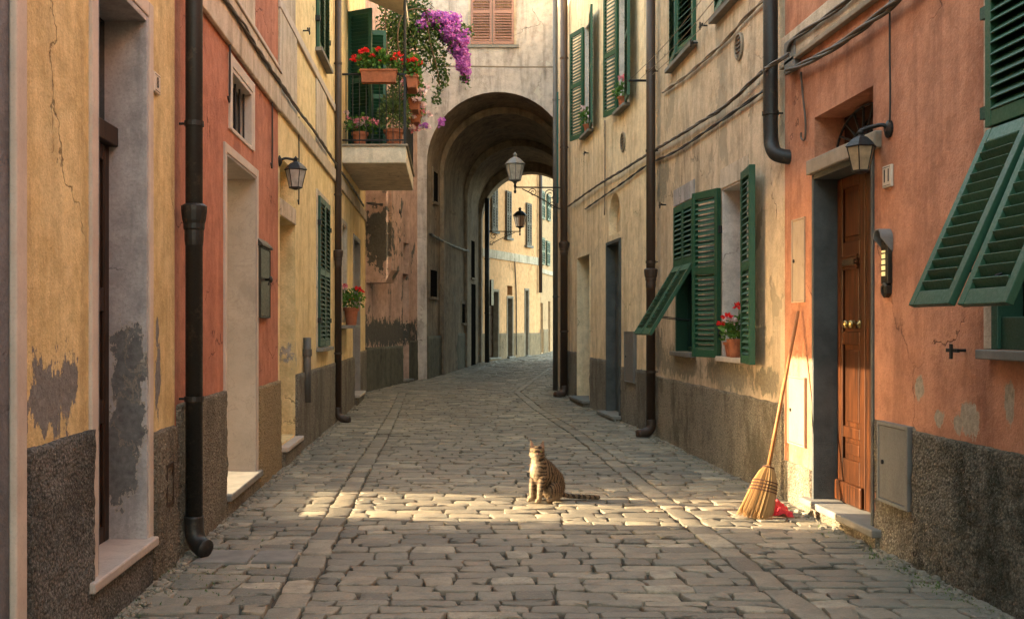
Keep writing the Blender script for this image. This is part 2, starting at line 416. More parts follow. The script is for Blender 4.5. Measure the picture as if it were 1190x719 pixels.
def liner(root, fr, s0, s1, h0, h1, depth, mat, name='door_jamb', proud=.012, trim=0., head=True, trim_mat=None, trim_name='door_surround', th=.03, bottom=False):
    mb = MB()
    mb.box(fr.M, s0 - .002, s0 + th, -depth, proud, h0, h1); mb.box(fr.M, s1 - th, s1 + .002, -depth, proud, h0, h1)
    if head: mb.box(fr.M, s0 + th, s1 - th, -depth, proud - .002, h1 - th, h1 + .002)
    if bottom: mb.box(fr.M, s0 + th, s1 - th, -depth, proud - .002, h0 - .002, h0 + th)
    o = mb.build(name, mat, root, bevel=.004)
    if trim:
        m2 = MB(); m2.box(fr.M, s0 - trim, s0 - .003, -.01, proud + .006, h0, h1 + trim); m2.box(fr.M, s1 + .003, s1 + trim, -.01, proud + .006, h0, h1 + trim)
        m2.box(fr.M, s0 - .003, s1 + .003, -.01, proud + .004, h1 + .003, h1 + trim)
        m2.build(trim_name, trim_mat or mat, root, bevel=.005)
    return o

def step(root, fr, s0, s1, d1, h0, h1, mat, th=.05, d0=-.3, base_mat=None):
    o = fbox(fr, s0, s1, d0, d1, h1 - th, h1).build('doorstep', mat, root, bevel=.01)
    fbox(fr, s0 + .02, s1 - .02, d0, d1 - .03, h0, h1 - th).build('step_riser', base_mat or M['rcC'], o)
    return o

def panel_door(root, fr, s0, s1, h0, h1, d, mat, rows=((.04, .30), (.36, .58), (.64, .96)), leaves=2, knob=None, stile=.085):
    b = MB(); b.box(fr.M, s0, s1, d - .05, d, h0, h1)
    dr = b.build('door', mat, root)
    pn = MB(); w = (s1 - s0) / leaves; H = h1 - h0
    for k in range(leaves):
        a, c = s0 + w * k + .004, s0 + w * (k + 1) - .004
        pn.box(fr.M, a, a + stile, d, d + .022, h0, h1); pn.box(fr.M, c - stile, c, d, d + .022, h0, h1)
        ys = [0.] + [y for r in rows for y in r] + [1.]
        for i in range(0, len(ys), 2): pn.box(fr.M, a + stile, c - stile, d, d + .021, h0 + H * ys[i], h0 + H * ys[i + 1])
        for y0, y1 in rows:
            pn.box(fr.M, a + stile + .03, c - stile - .03, d, d + .013, h0 + H * y0 + .035, h0 + H * y1 - .035)
    pn.build('door_panelling', mat, dr, bevel=.007)
    if knob:
        for (a, h) in knob:
            MB().lathe(Matrix.Translation(fr.P(a, d + .02, h)) @ fr.n.to_track_quat('Z', 'Y').to_matrix().to_4x4(),
                [(.03, 0), (.03, .008), (.011, .012), (.011, .035), (.026, .045), (.032, .06), (.024, .074), (.002, .08)], 14).build('handle', M['brass'], dr, smooth=True)
    return dr

def louvre(mb, Mx, w, h, th=.036, stile=.055, pitch=.05, rails=(0., .5, 1.), tilt=46, rail=.075):
    mb.box(Mx, 0, stile, -th / 2, th / 2, 0, h); mb.box(Mx, w - stile, w, -th / 2, th / 2, 0, h)
    zs = []
    for r in rails:
        z = min(max(r * h - rail / 2, 0), h - rail); zs.append((z, z + rail))
        mb.box(Mx, stile, w - stile, -th / 2 + .002, th / 2 - .002, z, z + rail)
    c, s_ = math.cos(rad(tilt)), math.sin(rad(tilt))
    for (a, b) in zip(zs[:-1], zs[1:]):
        z0, z1 = a[1], b[0]; n = max(1, int((z1 - z0) / pitch)); p = (z1 - z0) / n
        for i in range(n):
            zc = z0 + p * (i + .5)
            L = Mx @ Matrix.Translation((0, 0, zc + random.uniform(-.0025, .0025))) @ Matrix.Rotation(rad(-tilt + random.uniform(-4, 4)), 4, 'X') @ Matrix.Rotation(random.uniform(-.006, .006), 4, 'Y')
            hw = max(th * .62, p * .56); mb.box(L, stile, w - stile, -hw, hw, -.004, .004)
    return mb
def leaf_M(fr, s, d, h, ang):
    a = rad(ang); x = fr.t * math.cos(a) + fr.n * math.sin(a); z = Vector((0, 0, 1)); y = z.cross(x); p = fr.P(s, d, h)
    if (y.dot(fr.n) < 0 and abs(math.sin(a)) < .8): y = -y
    return Matrix(((x.x, y.x, 0, p.x), (x.y, y.y, 0, p.y), (0, 0, 1, p.z), (0, 0, 0, 1)))
def flap_M(fr, s, d, h, tilt):
    a = rad(tilt); z = Vector((0, 0, -1)) * math.cos(a) + fr.n * math.sin(a); y = fr.n * math.cos(a) + Vector((0, 0, 1)) * math.sin(a); x = fr.t; p = fr.P(s, d, h)
    return Matrix(((x.x, y.x, z.x, p.x), (x.y, y.y, z.y, p.y), (x.z, y.z, z.z, p.z), (0, 0, 0, 1)))

def window(root, fr, s0, s1, h0, h1, depth=.16, frame_mat=None, sill=True, leaves=2, sill_mat=None, reveal=None, bars=1, sill_out=.06):
    f = MB(); d = -depth; fm = frame_mat or M['dark_green']; w = .055
    f.box(fr.M, s0, s0 + w, d, d + .05, h0, h1); f.box(fr.M, s1 - w, s1, d, d + .05, h0, h1)
    f.box(fr.M, s0 + w, s1 - w, d, d + .048, h0, h0 + w); f.box(fr.M, s0 + w, s1 - w, d, d + .048, h1 - w, h1)
    m = (s0 + s1) / 2
    f.box(fr.M, m - .04, m + .04, d, d + .052, h0 + w, h1 - w)
    for i in range(bars):
        hh = h0 + (h1 - h0) * (i + 1) / (bars + 1); f.box(fr.M, s0 + w, m - .04, d, d + .04, hh - .018, hh + .018); f.box(fr.M, m + .04, s1 - w, d, d + .04, hh - .018, hh + .018)
    o = f.build('window', fm, root, bevel=.005)
    fbox(fr, s0 + .01, s1 - .01, d - .012, d + .012, h0 + .01, h1 - .01).build('pane', M['glass'], o)
    if sill: fbox(fr, s0 - .06, s1 + .06, -depth, sill_out, h0 - .05, h0 - .002).build('sill', sill_mat or M['sill'], o, bevel=.006)
    if reveal: liner(o, fr, s0, s1, h0, h1, depth, reveal, 'reveal', proud=.004, th=.012)
    return o

def lerp(a, b, k): return a + (b - a) * k
def smooth_path(pts, k=6):
    pts = [Vector(p) for p in pts]; q = [pts[0]] + pts + [pts[-1]]; out = []
    for i in range(1, len(q) - 2):
        for j in range(k):
            t = j / k; a, b, c, d = q[i - 1], q[i], q[i + 1], q[i + 2]
            out.append(.5 * ((2 * b) + (-a + c) * t + (2 * a - 5 * b + 4 * c - d) * t * t + (-a + 3 * b - 3 * c + d) * t ** 3))
    out.append(pts[-1]); return out
def cable(name, label, pts, r=.008, strands=3, mat=None, k=14, group=None, cat='cable', jitter=0.):
    mb = MB(); path = smooth_path(pts, k)
    if strands == 1: mb.tube(path, r, 6)
    else:
        L = 0.; prev = path[0]; tw = [[] for _ in range(strands)]
        for p in path:
            L += (p - prev).length; prev = p
            for q in range(strands):
                a = L * 5 + 2 * math.pi * q / strands; rr = r * 1.05
                j = Vector((mnoise.noise(p * 3 + Vector((q, 0, 0))), 0, mnoise.noise(p * 3 + Vector((0, q, 5))))) * jitter
                tw[q].append(p + Vector((math.cos(a) * rr * .6, 0, math.sin(a) * rr)) + j)
        for q in tw: mb.tube(q, r, 5)
    return tag(mb.build(name, mat or M['cable'], smooth=True), label, cat, group)

def drainpipe(label, x, y, z0, z1, r, mat, fr, collars=(), shoe=None, flare=(), group='downpipes', top_bend=None, dist=.09):
    root = thing('drainpipe', label, 'drainpipe', (x, y, z0), group)
    pts = [(x, y, z1)]
    if shoe:
        sh = [Vector((x, y, z0 + .22)), Vector((x, y, z0 + .14)), Vector((x, y, z0 + .08)) + Vector(shoe) * .03, Vector((x, y, z0 + .045)) + Vector(shoe) * .09, Vector((x, y, z0 + .03)) + Vector(shoe) * .17]
        MB().tube(smooth_path(sh, 4), r * 1.12, 14).build('shoe', mat, root, smooth=True)
        pts.append((x, y, z0 + .2))
    else: pts.append((x, y, z0))
    MB().tube(pts, r, 16).build('pipe', mat, root, smooth=True)
    for z in collars:
        MB().tube([(x, y, z - .015), (x, y, z + .015)], r * 1.13, 16).build('bracket', mat, root)
        c = Vector((x, y, z)); MB().tube([c, c - fr.n * dist], .008, 6).build('wall_pin', mat, root)
    for z in flare:
        MB().lathe(Matrix.Translation((x, y, z)), [(r * 1.02, -.15), (r * 1.1, -.12), (r * 1.1, -.06), (r * 1.22, -.05), (r * 1.22, -.02), (r * 1.35, 0), (r * 1.5, .06), (r * 1.5, .085), (r * 1.38, .09), (r * 1.02, .1)], 16).build('collar', mat, root)
    return root

def lantern(parent, c, size, glass, metal, n=6, finial=True):
    """body of a street lantern, c = middle of its bottom"""
    s_ = size; T = Matrix.Translation(c)
    MB().lathe(T, [(.24 * s_, .10 * s_), (.40 * s_, .78 * s_)], n).build('lamp_glass', glass, parent)
    f = MB()
    for j in range(n):
        a = 2 * math.pi * j / n
        f.tube([T @ Vector((.245 * s_ * math.cos(a), .245 * s_ * math.sin(a), .10 * s_)), T @ Vector((.405 * s_ * math.cos(a), .405 * s_ * math.sin(a), .78 * s_))], .018 * s_, 5)
    f.lathe(T, [(.06 * s_, 0), (.16 * s_, .03 * s_), (.27 * s_, .07 * s_), (.27 * s_, .11 * s_)], n)
    f.lathe(T, [(.43 * s_, .77 * s_), (.46 * s_, .80 * s_), (.42 * s_, .82 * s_)], n)
    f.build('lamp_frame', metal, parent)
    cap = MB().lathe(T, [(.46 * s_, .80 * s_), (.36 * s_, .92 * s_), (.22 * s_, 1.05 * s_), (.10 * s_, 1.10 * s_), (.08 * s_, 1.15 * s_)], n).build('lamp_cap', metal, parent)
    if finial: MB().lathe(T, [(.05 * s_, 1.14 * s_), (.10 * s_, 1.19 * s_), (.10 * s_, 1.24 * s_), (.04 * s_, 1.29 * s_), (.01 * s_, 1.34 * s_)], 8).build('finial', metal, cap, smooth=True)

def scroll(mb, fr, s, d0, d1, h, turns=1.3, r0=.1, r=.008):
    pts = []
    for i in range(26):
        t = i / 25; a = t * turns * 2 * math.pi; rr = r0 * (1 - t * .75)
        pts.append(fr.P(s, d0 + math.cos(a) * rr, h + math.sin(a) * rr))
    mb.tube(pts, r, 5)

# flowers
def rnd_unit():
    while True:
        v = Vector((random.uniform(-1, 1), random.uniform(-1, 1), random.uniform(-1, 1)))
        if .05 < v.length < 1: return v.normalized()
def foliage_mesh(mb, c, rx, ry, rz, n, l, w, low=-.5):
    for _ in range(n):
        u = rnd_unit(); k = random.random() ** .4
        if u.z < low: u.z = -u.z * .5
        p = Vector(c) + Vector((u.x * rx, u.y * ry, u.z * rz)) * k
        d = (u + rnd_unit() * .9 + Vector((0, 0, .2)))
        mb.leaf(p, d, rnd_unit(), l * random.uniform(.6, 1.2), w * random.uniform(.7, 1.2))
def flower_head(p, r, mat, parent, n=26, name='flower_head'):
    mb = MB()
    for _ in range(n):
        u = rnd_unit(); u.z = abs(u.z) * .9 - .2
        q = Vector(p) + Vector((u.x, u.y, u.z * .8)) * r * random.uniform(.55, 1)
        mb.leaf(q - u * r * .3, (u + rnd_unit() * .8), rnd_unit(), r * .75, r * .7)
    return mb.build(name, mat, parent, recalc=False)
def potted(name, label, base, pot, heads, group=None, fol=(.2, .16, 130), leaf=(.055, .05), leafmat='leaf', axis=Vector((1, 0, 0)), cat='flower pot', stems=True):
    """pot: ('round', r_top, h) or ('box', length, depth, h)"""
    base = Vector(base); root = thing(name, label, cat, base, group); h = pot[-1]
    if pot[0] == 'round':
        R = pot[1]
        MB().lathe(Matrix.Translation(base), [(R * .66, 0), (R * .9, h * .8), (R * 1.05, h * .8), (R * 1.08, h), (R * .95, h), (R * .9, h * .88)], 18).build('pot', M['terracotta'], root)
        MB().lathe(Matrix.Translation(base), [(R * .9, h * .86), (R * .9, h * .9)], 14).build('soil', M['soil'], root)
        rx = ry = fol[0]
    else:
        L, D = pot[1] / 2, pot[2] / 2; ax = axis.normalized(); ay = Vector((-ax.y, ax.x, 0))
        Mx = Matrix(((ax.x, ay.x, 0, base.x), (ax.y, ay.y, 0, base.y), (0, 0, 1, base.z), (0, 0, 0, 1)))
        b = MB(); p = [(-L * .94, -D * .8, 0), (L * .94, -D * .8, 0), (L * .94, D * .8, 0), (-L * .94, D * .8, 0), (-L, -D, h), (L, -D, h), (L, D, h), (-L, D, h)]
        b.add([Mx @ Vector(q) for q in p], [(3, 2, 1, 0), (4, 5, 6, 7), (0, 1, 5, 4), (1, 2, 6, 5), (2, 3, 7, 6), (3, 0, 4, 7)])
        for sg in (-1, 1):
            b.box(Mx, -L - .012, L + .012, sg * D - .012, sg * D + .012, h - .03, h + .004)
            b.box(Mx, sg * L - .012, sg * L + .012, -D + .012, D - .012, h - .03, h + .003)
        b.build('pot', M['terracotta'], root, bevel=.006)
        MB().box(Mx, -L * .94, L * .94, -D * .85, D * .85, h * .9, h + .001).build('soil', M['soil'], root)
        rx = abs(ax.x) * L + .06 + abs(ay.x) * D; ry = abs(ax.y) * L + .06 + abs(ay.y) * D
    fo = MB(); foliage_mesh(fo, base + Vector((0, 0, h + fol[1] * .55)), rx, ry, fol[1], fol[2], leaf[0], leaf[1])
    if stems:
        for (dx, dy, dz, r, m) in heads: fo.tube([base + Vector((dx * .3, dy * .3, h)), base + Vector((dx, dy, h + dz))], .004, 4)
    fo.build('foliage', M[leafmat], root, recalc=False)
    for (dx, dy, dz, r, m) in heads: flower_head(base + Vector((dx, dy, h + dz)), r, M[m], root)
    return root

# ---------------------------------------------------------------- frames of the walls
XL, XR = -1.57, 2.77
FL = Fr((XL, 0), (XL, 1), 1)
FC = Fr((XL, 10.5), (-1.47, 21.5), 1)
FD = Fr((-1.47, 21.5), (-.50, 24.98), 1)
FE = Fr((-.50, 25), (3.8, 25), 1)
FPS = Fr((-.28, 25), (1.26, 32), 1)
FF = Fr((1.45, 32.6), (3.5, 37), 1)
FG = Fr((3.5, 37), (4.9, 42), 1)
FR = Fr((XR, 0), (XR, 1), -1)
FJ = Fr((XR, 14.1), (2.45, 21.6), -1)
FK = Fr((2.45, 21.6), (2.75, 24.98), -1)
TOP = 9.6
def op(fr, x0, x1, h0, h1, depth):
    a, b = sorted((fr.s(x0), fr.s(x1))); return (a, b, h0, h1, depth)

# ---------------------------------------------------------------- ground and cobbles
def piece(tab, y):
    if y <= tab[0][0]: return tab[0][1]
    for (a, p), (b, q) in zip(tab[:-1], tab[1:]):
        if y <= b: return p + (q - p) * (y - a) / (b - a)
    return tab[-1][1]
BL = [(0, -1.57), (10.5, -1.57), (21.5, -1.47), (25, -.40), (32.6, 1.42), (37, 3.5), (42, 4.9), (50, 7.5)]
BR = [(0, 2.77), (14.1, 2.77), (21.6, 2.45), (25, 2.95), (32.6, 4.3), (37, 6.3), (42, 8.5), (50, 11)]
def bend(x, y): return lerp(piece(BL, y), piece(BR, y), (x - XL) / (XR - XL))

g = MB(); ys = [-60, -6, 2] + [2 + i for i in range(1, 60)] + [80, 120, 200, 400]; xs = [-300, -60, -12, -4, -2, 0, 2, 4, 8, 16, 60, 300]
for y in ys:
    for x in xs: g.v.append(Vector((x, y, gz(y) - .024)))
for j in range(len(ys) - 1):
    for i in range(len(xs) - 1):
        k = j * len(xs) + i; g.f.append((k, k + 1, k + len(xs) + 1, k + len(xs)))
t = NT('joint_dirt')
c_ = t.mix(t.rng(t.noise(14, 6, .7), .35, .65), (.040, .033, .024), (.085, .068, .047))
c_ = t.mix(t.rng(t.noise(.9, 5, .6), .55, .68, 0, .7), c_, (.045, .05, .018))
t.bump(t.noise(60, 5, .7), .6, .02)
tag(g.build('ground', t.done(c_, .95)), kind='structure')

t = NT('worn_cobble_stone'); r_ = t.island()
n_ = t.noise(7, 7, .7); n2_ = t.noise(42, 5, .75); n3_ = t.noise(.55, 5, .6)
c_ = t.node('ShaderNodeValToRGB', {'Fac': r_}).outputs[0]
cr = c_.node.color_ramp; cr.elements[0].color = (.125, .108, .080, 1); cr.elements[1].color = (.45, .385, .27, 1)
e = cr.elements.new(.5); e.color = (.27, .236, .172, 1)
e = cr.elements.new(.8); e.color = (.265, .215, .145, 1)
c_ = t.mix(t.rng(n_, .45, .62, 0, .6), c_, (.125, .108, .08))
c_ = t.mix(t.rng(n2_, .5, .66, 0, .6), c_, (.40, .35, .265)); c_ = t.mix(t.rng(t.noise(19, 8, .8), .58, .64, 0, .6), c_, (.09, .078, .06))
c_ = t.mix(t.rng(t.noise(95, 3, .7), .55, .7, 0, .5), c_, (.085, .07, .05))
c_ = t.mix(t.rng(n3_, .46, .62, 0, .5), c_, (.135, .118, .09))
t.bump(t.math('ADD', n_, t.math('MULTIPLY', n2_, .8)), .5, .02)
M['cobble'] = t.done(c_, t.rng(n2_, .3, .7, .36, .72), 0, .45)

def cobbles():
    mb = MB()
    rr = random.Random(11)
    prm = []
    for a, b in (((-1, -1)), ((1, -1)), ((1, 1)), ((-1, 1))): pass
    outline = [(-.90, -1), (-.1, -1.0), (.90, -1), (1, -.86), (1, .1), (1, .86), (.90, 1), (.1, 1.0), (-.90, 1), (-1, .86), (-1, -.1), (-1, -.86)]
    def one(x0, x1, ya, yb, yc, yd, gap, up=0.):
        # corners near-left ya, near-right yb, far-right yc, far-left yd
        w = x1 - x0; gx = gap / max(w, .05)
        base = rr.uniform(-.006, .005) + up; tx, ty = rr.uniform(-.012, .012), rr.uniform(-.024, .024)
        cj = [(rr.uniform(-.02, .02), rr.uniform(-.02, .02)) for _ in range(4)]
        jit = []
        for q in range(12):
            c0 = cj[{0: 0, 11: 0, 10: 0, 2: 1, 3: 1, 5: 2, 6: 2, 8: 3, 9: 3}.get(q, 0)] if q not in (1, 4, 7, 10) else (0, 0)
            jit.append((c0[0] * .7 + rr.uniform(-.008, .008), c0[1] * .7 + rr.uniform(-.010, .010)))
        vs = []
        mean_d = ((yd + yc) - (ya + yb)) / 2
        gy = gap / max(mean_d, .05)
        def pt(u, v):
            u = .5 + u * (.5 - gx / 2); v = .5 + v * (.5 - gy / 2)
            y = lerp(lerp(ya, yb, u), lerp(yd, yc, u), v); x = x0 + w * u
            return x, y
        rings = [(1.02, -.05), (1.0, -.010), (.968, -.001), (.945, 0.), (.45, .0005)]
        for k, z in rings:
            for (u, v), (jx, jy) in zip(outline, jit):
                x, y = pt(u * k, v * k); x += jx * k; y += jy * k
                zz = z + base + tx * u * k * w * .5 + ty * v * k * mean_d * .5 + (mnoise.noise(Vector((x * 14, y * 14, 3))) * .004 if z > -.01 else 0)
                vs.append((bend(x, y), y, gz(y) + zz))
        x, y = pt(0, 0); vs.append((bend(x, y), y, gz(y) + base + .002))
        fs = []; n = len(outline); R = len(rings)
        for i in range(R - 1):
            for j in range(n): fs.append((i * n + j, i * n + (j + 1) % n, (i + 1) * n + (j + 1) % n, (i + 1) * n + j))
        for j in range(n): fs.append(((R - 1) * n + j, (R - 1) * n + (j + 1) % n, R * n))
        mb.add(vs, fs)
    def lane(xa, xb, y0, y1, d0, d1, w0, w1, seed, wav=.05, gap=(.006, .020)):
        y = y0; k = 0
        pd = rr.uniform(d0, d1)
        wave = lambda x, kk: wav * mnoise.noise(Vector((x * 1.1, kk * .37, seed))) + .018 * mnoise.noise(Vector((x * 4, kk * 2.7, seed + 5)))
        while y < y1:
            d = rr.uniform(d0, d1); x = xa; off = rr.uniform(0, .6)
            first = True
            while x < xb - .02:
                w = rr.uniform(w0, w1) * (off + .4 if first else 1); first = False
                if w < .1: w = .1
                if xb - (x + w) < w0 * .55: w = xb - x
                ya, yb = y + wave(x, k), y + wave(x + w, k); yd, yc = y + d + wave(x, k + 1), y + d + wave(x + w, k + 1)
                gp = rr.uniform(*gap)
                if w > .2 and d > .19 and rr.random() < .07:
                    ym, yn = lerp(ya, yd, .5), lerp(yb, yc, .5)
                    one(x, x + w, ya, yb, yn, ym, gp); one(x, x + w, ym, yn, yc, yd, gp)
                else: one(x, x + w, ya, yb, yc, yd, gp)
                x += w
            y += d; k += 1
    Y0, Y1 = 2.4, 46
    lane(XL - .06, -.84, Y0, Y1, .11, .19, .15, .34, 1)
    lane(-.835, -.665, Y0, Y1, .22, .44, .3, .3, 2, .02, (.008, .02))
    lane(-.66, 1.70, Y0, Y1, .11, .195, .15, .38, 3)
    lane(1.705, 1.87, Y0, Y1, .22, .44, .3, .3, 4, .02, (.008, .02))
    lane(1.875, XR + .06, Y0, Y1, .11, .19, .15, .34, 5)
    return tag(mb.build('cobbled_lane', M['cobble'], smooth=True, recalc=False), kind='structure')
cobbles()

# ---------------------------------------------------------------- left side
# grey quoin building at the left edge
rt = thing('corner_building', 'grey plastered house corner at the left edge of the picture', 'building', (XL, 1, 0))
facade(rt, FL, -6, 4.02, -.1, 6.6, M['greyA'])
fbox(FL, 3.925, 4.03, .0, .03, -.1, 6.5).build('quoin', M['pale_trim'], rt, bevel=.008)

# ochre house
rt = thing('yellow_house', 'ochre yellow house with peeling plaster patch above a dark roughcast base', 'house', (XL, 5.2, 0))
dA = (FL.s(110), FL.s(170), .2, 3.04, .26)
facade(rt, FL, 4.02, 6.39, -.1, 6.8, M['yellowA'], [dA])
liner(rt, FL, *dA[:4], .25, M['lilac'], 'door_jamb', trim=.085, trim_mat=M['pale_trim'])
plinth(rt, FL, 4.06, dA[0] - .09, .915, M['rcA'])
plinth(rt, FL, dA[1] + .09, 6.36, .80, M['rcB'])
step(rt, FL, FL.s(110) - .16, dA[1] + .06, .055, -.1, .25, M['step'], base_mat=M['rcA'])
dr = panel_door(rt, FL, dA[0] + .03, dA[1] - .03, .25, 2.34, -.21, M['dark_door'])
fbox(FL, dA[0] + .03, dA[1] - .03, -.24, -.14, 2.34, 2.44).build('transom', M['dark_door'], rt, bevel=.006)
fbox(FL, dA[0] + .03, dA[1] - .03, -.235, -.215, 2.44, 3.01).build('fanlight', M['glass'], rt)
o = MB(); o.box(FL.M, 6.1, 6.22, -.02, .034, .36, .38); o.box(FL.M, 6.1, 6.22, -.02, .036, .58, .60); o.box(FL.M, 6.08, 6.1, -.02, .035, .36, .60); o.box(FL.M, 6.22, 6.24, -.02, .035, .36, .60)
o.box(FL.M, 6.1, 6.22, -.02, .024, .38, .58)
o.build('vent_hole', M['dark_door'], rt)

# brick red house; its doorway is opened right through, added to let sun in
rt = thing('red_house', 'brick red plastered house with marble lined doorway and pale string course', 'house', (XL, 8.4, 0))
dB = (FL.s(261.5), 9.20, .1, 2.66, .5); fB = (FL.s(268), 9.0, 2.86, 3.34, .5)
facade(rt, FL, 6.39, 10.5, -.1, 7.0, M['redB'], [dB, fB])
liner(rt, FL, *dB[:4], .49, M['marble'], 'door_jamb', trim=.07, trim_mat=M['pale_trim'], th=.02)
liner(rt, FL, *fB[:4], .49, M['pale_trim'], 'fanlight_jamb', trim=.09, bottom=True)
tn = MB(); tn.box(FL.M, 7.5, 7.85, -3.0, -.51, -.1, 4.3); tn.build('unseen_shade_wall', M['vault'], rt); fbox(FL, 9.66, 9.9, -3.0, -.51, -.1, 4.3).build('unseen_shade_wall', M['vault'], rt); fbox(FL, 7.75, 9.9, -3.0, -.51, 4.31, 4.5).build('unseen_shade_ceiling', M['vault'], rt)  # unseen walls and ceiling added behind the doorway to cut skylight on the jamb
gr = MB()
for i in range(5):
    a = lerp(fB[0] + .08, fB[1] - .08, i / 4); gr.tube([FL.P(a, -.05, 2.88), FL.P(a, -.05, 3.32)], .009, 6)
f_ = fbox(FL, fB[0] + .03, fB[1] - .03, -.11, -.09, 2.89, 3.31).build('fanlight', M['glass'], rt)
gr.build('grille', M['iron'], f_)
step(rt, FL, dB[0] - .06, dB[1] + .07, .06, -.1, .155, M['sill'], d0=-.52, base_mat=M['rcB'])
plinth(rt, FL, 6.42, dB[0] - .075, .915, M['rcB'])
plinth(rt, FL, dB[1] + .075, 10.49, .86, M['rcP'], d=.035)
fbox(FL, 6.40, 10.49, 0, .035, 3.47, 3.84).build('string_course', M['band'], rt, bevel=.01)
fbox(FL, 6.40, 10.49, 0, .05, 3.84, 3.88).build('string_course_lip', M['pale_trim'], rt, bevel=.008)
fbox(FL, FL.s(264), FL.s(294), 0, .02, 3.885, 5.4).build('window_apron', M['band'], rt, bevel=.006)

# warm yellow house, the long one with the balcony
rt = thing('long_yellow_house', 'long warm yellow house carrying the flower balcony on the left side', 'house', (XL, 16, 0))
S = FC.s
nd = op(FC, 325, 343, .22, 2.48, .32); nt_ = op(FC, 325, 343, 2.66, 3.06, .32)
w1 = op(FC, 368, 380, 1.12, 3.05, .18); w2 = op(FC, 367, 379, 4.88, 6.9, .18)
e1 = op(FC, 396.6, 402, 1.45, 3.0, .22); e2 = op(FC, 410.5, 417.5, .06, 2.95, .25)
bd = (S(404) - .1, S(404) + 1.0, 4.22, 6.6, .2)
facade(rt, FC, 0.003, FC.len, -.1, 8.8, M['yellowC'], [nd, nt_, w1, w2, e1, e2, bd])
panel_door(rt, FC, nd[0], nd[1], .22, 2.48, -.28, M['far_door'], knob=[((nd[0] + nd[1]) / 2 + .08, 1.2)])
fbox(FC, nt_[0], nt_[1], -.30, -.28, 2.66, 3.06).build('transom_pane', M['glass'], rt)
fbox(FC, nd[0] - .002, nd[1] + .002, -.05, .012, 2.485, 2.655).build('lintel', M['band'], rt, bevel=.006)
step(rt, FC, nd[0] - .02, nd[1] + .06, .09, -.1, .20, M['step'], d0=-.3, base_mat=M['rcC'])
plinth(rt, FC, nd[1] + .01, e2[0] - .04, .86, M['rcC'], step=.04)
plinth(rt, FC, e2[1] + .04, FC.len - .01, .92, M['rcC'], step=.05)
fbox(FC, 0.004, FC.len - .01, 0, .035, 3.49, 3.66).build('string_course', M['band'], rt, bevel=.01)
fbox(FC, 0.004, S(394), 0, .03, 4.50, 4.60).build('upper_string_course', M['pale_trim'], rt, bevel=.008)
fbox(FC, 0.006, S(343), 0, .022, 3.665, 4.495).build('corner_strip', M['band'], rt, bevel=.006)
fbox(FC, 0.006, S(341), 0, .024, 4.605, 8.7).build('corner_strip', M['band'], rt, bevel=.006)
fbox(FC, S(366.5), S(378), 0, .018, 3.665, 4.495).build('window_apron', M['band'], rt, bevel=.006)
def closed(root, fr, o, mat, name='shutter', pitch=.05, d=.015, gap=.004, ajar=(0, 0), parent=None):
    w = (o[1] - o[0]) / 2 - gap
    for k, (sg, a0) in enumerate(((o[0], 0), (o[1], 180))):
        an = (ajar[k] if k == 0 else 180 - ajar[k])
        louvre(MB(), leaf_M(fr, sg, d, o[2] + .01, an), w, o[3] - o[2] - .02, pitch=pitch).build(name, mat, parent or root)
for o_, mt in ((w1, 'teal'), (w2, 'green')):
    w_ = window(rt, FC, *o_[:4], .16, sill_out=.09)
    closed(rt, FC, o_, M[mt] if mt == 'green' else M['dark_green'], pitch=.055, d=.03, parent=w_)
    for hh in (.18, .82):
        for e_ in (o_[0] - .05, o_[1] + .0): fbox(FC, e_, e_ + .05, .0, .06, lerp(o_[2], o_[3], hh) - .03, lerp(o_[2], o_[3], hh) + .03).build('hinge', M['iron'], w_)
liner(rt, FC, *w1[:4], .02, M['band'], 'window_surround', trim=.07, head=False, th=.003)
liner(rt, FC, *e1[:4], .2, M['band'], 'window_jamb', trim=.07, th=.02)
fbox(FC, e1[0], e1[1], -.22, -.2, e1[2], e1[3]).build('pane', M['glass'], rt)
fbox(FC, e1[0] - .1, e1[1] + .1, 0, .22, e1[2] - .09, e1[2] - .04).build('window_sill', M['sill'], rt, bevel=.006)
liner(rt, FC, *e2[:4], .22, M['marble'], 'door_jamb', trim=.06, th=.02)
panel_door(rt, FC, e2[0] + .02, e2[1] - .02, .1, e2[3] - .03, -.2, M['far_door'])
step(rt, FC, e2[0] - .05, e2[1] + .05, .12, -.1, .20, M['step'], base_mat=M['rcC'])
# balcony
b0, b1, bo = S(397.5) + .0, S(397.5) + 3.4, 1.0
sl = fbox(FC, b0, b1, -.1, bo, 3.94, 4.20).build('balcony', M['cream_slab'], rt, bevel=.012)
fbox(FC, b0 - .03, b1 + .03, .0, bo + .03, 4.203, 4.235).build('balcony_edge', M['lintel'], sl, bevel=.006)
rl = MB()
for h in (4.30, 5.33):
    rl.tube([FC.P(b0 + .02, 0, h), FC.P(b0 + .02, bo - .02, h), FC.P(b1 - .02, bo - .02, h), FC.P(b1 - .02, 0, h)], .014 if h < 5 else .018, 6)
for i in range(9): rl.tube([FC.P(b0 + .02, .06 + i * .105, 4.24), FC.P(b0 + .02, .06 + i * .105, 5.33)], .007, 5)
for i in range(31): rl.tube([FC.P(b0 + .1 + i * .107, bo - .02, 4.24), FC.P(b0 + .1 + i * .107, bo - .02, 5.33)], .007, 5)
for i in range(9): rl.tube([FC.P(b1 - .02, .06 + i * .105, 4.24), FC.P(b1 - .02, .06 + i * .105, 5.33)], .007, 5)
for a in (b0 + .02, b1 - .02): rl.box(FC.M, a - .02, a + .02, bo - .04, bo, 4.236, 5.36)
rl.build('railing', M['iron'], sl)
wb = window(rt, FC, *bd[:4], .18, sill=False, bars=3)
louvre(MB(), leaf_M(FC, bd[1], .02, 4.26, 80), .56, 2.3, pitch=.055).build('shutter', M['green'], wb)
